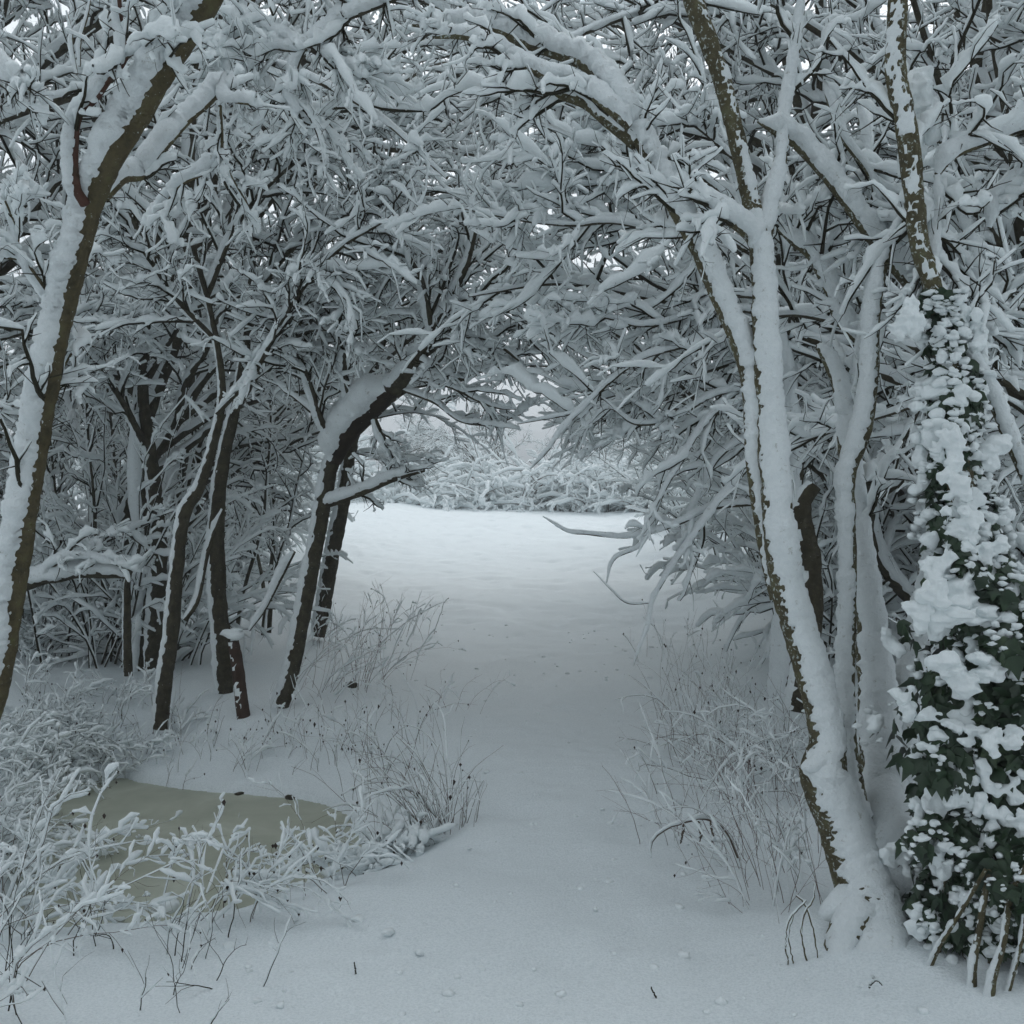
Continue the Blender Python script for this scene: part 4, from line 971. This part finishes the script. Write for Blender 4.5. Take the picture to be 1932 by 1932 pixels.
# ================================================================= dry weeds
def weeds(name, label, cat, centre, n, H, fan, lean=(0, 0), seeds=0.5, sn=0.006, group=None, spread=0.15, r=0.0015, branch=4, mt=None, droop=0.12, snow_frac=0.35, seedsz=0.007, crook=0.09):
    c = np.array(centre, float)
    t = thing(name, label, cat, tuple(c), group)
    K = 10
    P = np.zeros((n, K, 3)); P[:, 0] = c + np.c_[rng.normal(size=(n, 2)) * spread, np.zeros(n)]
    P[:, 0, 2] = zg(P[:, 0, 0], P[:, 0, 1], False) - 0.03
    az = rng.uniform(0, 2 * np.pi, n); tilt = np.abs(rng.normal(size=n)) * fan
    d = np.stack([np.cos(az) * np.sin(tilt) + lean[0], np.sin(az) * np.sin(tilt) * 0.6 + lean[1], np.cos(tilt)], -1); d = norm(d)
    ln = rng.uniform(H[0], H[1], n)[:, None]
    hz = d.copy(); hz[:, 2] = 0
    for k in range(1, K):
        d = d + rng.normal(size=(n, 3)) * crook + hz * droop * k / K; d[:, 2] -= droop * k / K; d = norm(d)
        P[:, k] = P[:, k - 1] + d * ln / (K - 1)
    R = r * (1 - 0.6 * np.linspace(0, 1, K))[None] * rng.uniform(0.7, 1.4, (n, 1))
    gs = Geo(); tube(gs, P, R, 4)
    P2, R2 = grow(P, R, branch, 0.3, 1.0, 0.05, 0.2, 0.3, 1.0, 5, r * 0.65, wig=0.12 + crook, taper=0.5)
    tube(gs, P2, R2, 3)
    gs.obj('stem', mt or M_WEED, t, kind='stuff')
    sn_ = Geo()
    snow_on(sn_, P, R, rng.uniform(0.4, 1.1, n) * sn, 5, cover=snow_frac, lump=0.8)
    snow_on(sn_, P2, R2, rng.uniform(0.4, 1.4, len(P2)) * sn, 5, cover=snow_frac, lump=0.7)
    if sn_.v: sn_.obj('stem_snow', M_SNOW, t, kind='stuff')
    sd = Geo(); tips = np.concatenate([P2[:, -1], P[:, -1], P2[:, 2][: int(len(P2) * 0.3)]])
    tips = tips[rng.random(len(tips)) < seeds]
    for q in tips:
        s = rng.uniform(0.5, 1.2) * seedsz
        V = q + np.array([[s, 0, 0], [-s, 0, 0], [0, s, 0], [0, -s, 0], [0, 0, s * 1.3], [0, 0, -s * 2.0]]) * rng.uniform(0.7, 1.3, (6, 1))
        sd.add(V, None, [[0, 2, 4], [2, 1, 4], [1, 3, 4], [3, 0, 4], [2, 0, 5], [1, 2, 5], [3, 1, 5], [0, 3, 5]])
    if sd.v: sd.obj('seed_head', M_SEED, t, kind='stuff')
    return t
def G(px, py): return gpt(px, py)
# left verge
TALL = 'tall reddish seed-headed weeds leaning over the left edge of the path beside the black leaning tree'
LOW = 'low sprawling weeds at the path edge below the tall reddish weeds'
for px, py, n, H, lx, lab in [(620, 1300, 30, (0.5, 1.0), 0.25, TALL), (690, 1290, 26, (0.5, 0.95), 0.25, TALL), (650, 1220, 26, (0.5, 1.1), 0.15, TALL), (740, 1200, 24, (0.4, 0.9), 0.2, TALL),
                              (790, 1340, 18, (0.25, 0.55), 0.3, LOW), (680, 1400, 16, (0.2, 0.5), 0.1, LOW), (780, 1430, 14, (0.2, 0.45), 0.1, LOW)]:
    weeds('dry_weeds', lab, 'weeds', G(px, py), int(n * 0.8), (H[0] * 0.7, H[1] * 0.8), 0.5, (lx, 0), seeds=0.16, group='weeds on the left verge', spread=0.22, sn=0.006, seedsz=0.005, mt=M_TWIGR)
weeds('grass_tussock', 'fan of stiff dry grass stems at the right-hand end of the pond', 'grass tussock', G(825, 1575), 40, (0.3, 0.62), 0.26, (-0.28, 0), seeds=0.08, spread=0.06, branch=1, sn=0.004, droop=0.1)
weeds('grass_tussock', 'smaller upright tuft of grass just right of the stiff fan, nearest the path', 'grass tussock', G(878, 1560), 12, (0.2, 0.42), 0.16, (0.1, 0), seeds=0.2, spread=0.05, branch=1, sn=0.003)
weeds('grass_tussock', 'arching snow-flecked grass between the pond tip and the stiff fan', 'grass tussock', G(765, 1590), 30, (0.25, 0.7), 0.6, (-0.3, 0), seeds=0.1, spread=0.14, branch=2, sn=0.007, droop=0.3)
weeds('grass_tussock', 'loose grass on the bank behind the stiff fan', 'grass tussock', G(730, 1510), 20, (0.25, 0.7), 0.6, (-0.1, 0), seeds=0.15, spread=0.25, branch=2, sn=0.005, droop=0.25)
CL = dict(r=0.0018, branch=7, snow_frac=0.85, droop=0.28, crook=0.2)
weeds('snowy_clump', 'snow-clotted low clump at the right tip of the pond', 'plant clump', G(690, 1640), 30, (0.12, 0.28), 0.8, (0, 0), seeds=0.2, spread=0.15, sn=0.019, **CL)
weeds('snowy_clump', 'snow-clotted low clump just right of the pond tip', 'plant clump', G(735, 1625), 20, (0.08, 0.2), 0.8, (0, 0), seeds=0.3, spread=0.1, sn=0.011, **CL)
for k in range(26):
    px = 40 + k * 27 + jr.uniform(-10, 10); py = jr.uniform(1375, 1475)
    weeds('bank_stalks', 'sparse dark stalks poking from the snow bank behind the pond', 'weeds', G(px, py), 6, (0.1, 0.36), 0.35, (0, 0), seeds=0.25, group='stalks on the far bank', spread=0.14, r=0.0015, branch=2, sn=0.008, seedsz=0.006)
# right verge
RF = 'fine reddish weeds hanging over the right edge of the path'
RT = 'tangled weeds close against the left foot of the many-stemmed tree'
for px, py, n, H, lx, lab in [(1345, 1580, 34, (0.3, 0.65), -0.2, RF), (1390, 1520, 56, (0.35, 0.8), -0.12, RF), (1345, 1440, 44, (0.35, 0.7), -0.12, RF),
                              (1440, 1620, 34, (0.3, 0.8), -0.12, RT), (1490, 1700, 26, (0.25, 0.8), -0.1, RT), (1430, 1690, 14, (0.2, 0.6), -0.2, RT), (1450, 1450, 30, (0.4, 0.85), -0.1, RT)]:
    weeds('dry_weeds', lab, 'weeds', G(px, py), int(n * 0.65), (H[0] * 0.7, H[1] * 0.85), 0.45, (lx, 0), seeds=0.04, group='weeds on the right verge', spread=0.17, sn=0.006, branch=5, r=0.0013, seedsz=0.0045, mt=M_TWIGR)
weeds('snowy_clump', 'snow-clotted bush behind the fine weeds on the right verge', 'plant clump', G(1450, 1480), 22, (0.3, 0.8), 0.5, (-0.3, 0), seeds=0.1, spread=0.2, sn=0.0055, **CL)
weeds('snowy_clump', 'snow-clotted bush filling the gap right behind the foot of the many-stemmed tree', 'plant clump', G(1780, 1500), 50, (0.4, 1.2), 0.5, (0, 0), seeds=0.2, spread=0.3, sn=0.011, **CL)
weeds('snowy_clump', 'snow-clotted undergrowth far right behind the ivy', 'plant clump', G(1900, 1450), 50, (0.5, 1.3), 0.5, (0, 0), seeds=0.2, spread=0.4, sn=0.011, **CL)
for k in range(12):
    px = jr.uniform(1260, 1480); py = jr.uniform(1230, 1400)
    weeds('thin_stalks', 'thin pale stalks in the snow behind the right-hand weeds', 'weeds', G(px, py), 6, (0.25, 0.6), 0.25, (0, 0), seeds=0.2, group='stalks behind the right-hand weeds', spread=0.2, r=0.0013, branch=2, sn=0.004)
# bottom left brambles
BR = 'snow-clotted bramble at the left edge hanging over the pond'
for px, py, n, H, lx in [(150, 1400, 20, (0.2, 0.5), 0.1), (30, 1690, 34, (0.4, 1.0), 0.25), (90, 1610, 26, (0.3, 0.85), 0.35), (-60, 1640, 40, (0.5, 1.2), 0.15), (10, 1500, 34, (0.4, 0.9), 0.1), (130, 1735, 20, (0.2, 0.6), 0.4), (80, 1420, 26, (0.3, 0.7), 0.1), (190, 1440, 16, (0.2, 0.5), 0.0), (60, 1750, 22, (0.25, 0.6), 0.35), (120, 1560, 20, (0.3, 0.7), 0.35), (-20, 1780, 24, (0.3, 0.9), 0.3)]:
    weeds('snowy_bramble', BR, 'bramble', G(px, py), int(n * 1.25), (H[0] * 0.8, H[1] * 0.85), 0.5, (lx, 0), seeds=0.12, group='brambles left of the pond', spread=0.27, sn=0.008, seedsz=0.005, **dict(CL, branch=12, snow_frac=0.8))
AG = dict(r=0.0016, branch=14, snow_frac=0.85, droop=0.3, crook=0.2)
weeds('arching_grass', 'snow-clotted grass plumes arching over the middle of the pond', 'grass tussock', G(365, 1752), 6, (0.4, 0.75), 0.22, (0.22, 0.1), seeds=0.1, spread=0.07, sn=0.006, **AG)
weeds('arching_grass', 'snow-clotted grass plumes arching over the right part of the pond', 'grass tussock', G(470, 1738), 5, (0.35, 0.6), 0.2, (0.3, 0.1), seeds=0.1, spread=0.06, sn=0.006, **AG)
weeds('arching_grass', 'snow-clotted grass plumes leaning back from the pond tip', 'grass tussock', G(625, 1682), 7, (0.3, 0.6), 0.25, (-0.3, 0.1), seeds=0.1, spread=0.06, sn=0.006, **AG)
# near stems at the lower left corner
SC = 'bare dark sprigs poking from the snow in the lower left corner'; SP2 = 'low twigs and seed heads in the snow in front of the pond'
for px, py, n, H, lab in [(110, 1900, 6, (0.2, 0.5), SC), (330, 1880, 7, (0.12, 0.3), SP2), (410, 1830, 4, (0.12, 0.3), SP2), (20, 1850, 7, (0.3, 0.7), SC), (230, 1810, 5, (0.12, 0.35), SP2), (10, 1930, 5, (0.3, 0.6), SC)]:
    weeds('bare_sprigs', lab, 'weeds', G(px, py), n, H, 0.5, (0.1, 0), seeds=0.05, seedsz=0.004, group='sprigs in the near snow', spread=0.12, r=0.0022, branch=3, sn=0.005, mt=M_TWIG, snow_frac=0.4, crook=0.14)

# crumbs of snow dropped from the branches
g = Geo()
for k in range(420):
    y = jr.uniform(2.8, 12); x = jr.uniform(-1.2, 2.4) * (0.6 + 0.08 * y)
    if float(pond_sd(x, y)) < 0.3: continue
    s_ = abs(jr.gauss(0.006, 0.006)) + 0.004
    blob(g, np.array([x, y, float(zg(x, y)) + s_ * 0.1]), s_, 0.6, 7, 5, 0.5)
g.obj('fallen_snow', M_SNOW, kind='stuff')

# single sprigs
def sprig(name, label, lines, cat='twig', snow=0.01, mt=None):
    P0 = U(*lines[0][0][:3])
    t = thing(name, label, cat, tuple(P0))
    g1, g2 = Geo(), Geo()
    for ln in lines:
        P = np.array([U(p[0], p[1], p[2]) for p in ln]); R = np.array([p[3] * p[2] / FPX / 2 for p in ln])
        P, R, _ = resample(P, R, 20)
        P = P + 0.0012 * rng.normal(size=P.shape)
        tube(g1, P, R, 6)
        if snow: snow_on(g2, P[None], R[None], np.array([snow]), 6)
    g1.obj('stem', mt or M_TWIG, t)
    if snow: g2.obj('stem_snow', M_SNOW, t)
    return t
gd = lambda px, py: float(gpt(px, py)[1])
d1 = gd(1575, 1802)
sprig('forked_sapling', 'forked brown sapling leaning against the snow left of the big trunk foot', [
    [(1655 - 70, 1812, d1, 4.2), (1620, 1700, d1 + .05, 6), (1600, 1640, d1 + .05, 5)] and [(1522, 1812, d1, 4.2), (1512, 1755, d1, 3.9), (1520, 1720, d1, 3.6), (1534, 1695, d1, 3.0), (1538, 1668, d1, 2.4)],
    [(1487, 1820, d1, 3.6), (1482, 1775, d1, 3.6), (1490, 1735, d1, 3.0), (1520, 1700, d1, 2.4)],
    [(1498, 1820, d1, 3.0), (1488, 1765, d1, 2.7), (1500, 1720, d1, 1.8)],
    [(1545, 1815, d1, 3.6), (1534, 1750, d1, 3.3), (1518, 1705, d1, 3.0), (1502, 1690, d1, 2.4)]], snow=0.0025, mt=M_BARK)
sprig('lone_stalk', 'tiny reddish stalk alone in the smooth near snow left of centre', [[(673, 1848, gd(673, 1845), 4), (668, 1815, gd(673, 1845), 2.5)]], 'stalk', 0)
sprig('lone_stalk', 'tiny dark stalk alone in the smooth near snow right of centre', [[(1240, 1888, gd(1240, 1885), 4), (1228, 1862, gd(1240, 1885), 2.5)]], 'stalk', 0)
dd = gd(1690, 1880)
sprig('buried_stick', 'thin stick half buried in the snow in front of the big trunk', [[(1640, 1862, dd, 4), (1652, 1850, dd, 3), (1664, 1858, dd, 2.5)], [(1652, 1850, dd, 3), (1646, 1844, dd, 2)]], 'stick', 0.004)
dd = gd(1210, 1700) + 0.1
sprig('trailing_stem', 'trailing weed stem lying on the snow in front of the right-hand weeds', [[(1440, 1728, dd, 4), (1400, 1715, dd, 4), (1340, 1706, dd, 3.5), (1290, 1712, dd, 3.5), (1250, 1714, dd, 3), (1205, 1712, dd, 2.5)], [(1330, 1706, dd, 4), (1325, 1690, dd, 4), (1300, 1700, dd, 3)]], 'weed', 0.006, M_WEED)
dd = gd(1330, 1620)
sprig('arching_frond', 'arching frond with hanging dry leaves over the right edge of the path', [[(1400, 1640, dd, 5), (1370, 1570, dd, 5), (1330, 1545, dd - .05, 4), (1290, 1553, dd - .1, 4), (1255, 1565, dd - .12, 3.5), (1230, 1590, dd - .12, 3), (1228, 1618, dd - .12, 2)],
    [(1290, 1553, dd - .1, 5), (1286, 1580, dd - .1, 6), (1284, 1592, dd - .1, 2)], [(1318, 1549, dd - .1, 5), (1322, 1575, dd - .1, 7), (1318, 1590, dd - .1, 2)], [(1340, 1548, dd - .1, 4), (1345, 1580, dd - .1, 6), (1340, 1595, dd - .1, 2)]], 'fern frond', 0.007, M_WEED)
# small dark clods and stones showing through
for px, py, s, lab in [(662, 1297, 0.045, 'dark clod of earth showing through the snow at the foot of the tall reddish weeds'), (454, 1502, 0.035, 'dark wet clod at the far edge of the pond'), (548, 1508, 0.03, 'small dark clod further right along the far edge of the pond')]:
    c = gpt(px, py); gg = Geo(); blob(gg, c + [0, 0, s * 0.3], s, 0.6, amp=0.5)
    o = gg.obj('earth_clod', M_DARK); o['label'] = lab; o['category'] = 'clod'
c = Uz(312, 1715, WATER_Z)
gg = Geo(); blob(gg, c + [0, 0, 0.02], 0.06, 0.6, amp=0.3); o = gg.obj('snow_lump', M_SNOW); o['label'] = 'single round lump of snow on a stone at the near pond edge'; o['category'] = 'snow lump'

# ---------------------------------------------------------------- misty air
hz = bpy.data.materials.new('misty_air'); hz.use_nodes = True
hn = hz.node_tree.nodes; hn.clear()
ho = hn.new('ShaderNodeOutputMaterial'); hv = hn.new('ShaderNodeVolumePrincipled')
hv.inputs['Color'].default_value = (0.93, 0.96, 0.98, 1); hv.inputs['Density'].default_value = 0.006
hz.node_tree.links.new(hv.outputs[0], ho.inputs['Volume'])
g = Geo(); xs = (-640.0, 640.0); ys = (-250.0, 900.0); zs = (-4.0, 13.0)
V = [(x, y, z) for x in xs for y in ys for z in zs]
g.add(V, [(0, 1, 3, 2), (4, 6, 7, 5), (0, 4, 5, 1), (2, 3, 7, 6), (0, 2, 6, 4), (1, 5, 7, 3)])
g.obj('haze', hz, kind='stuff', smooth=False)
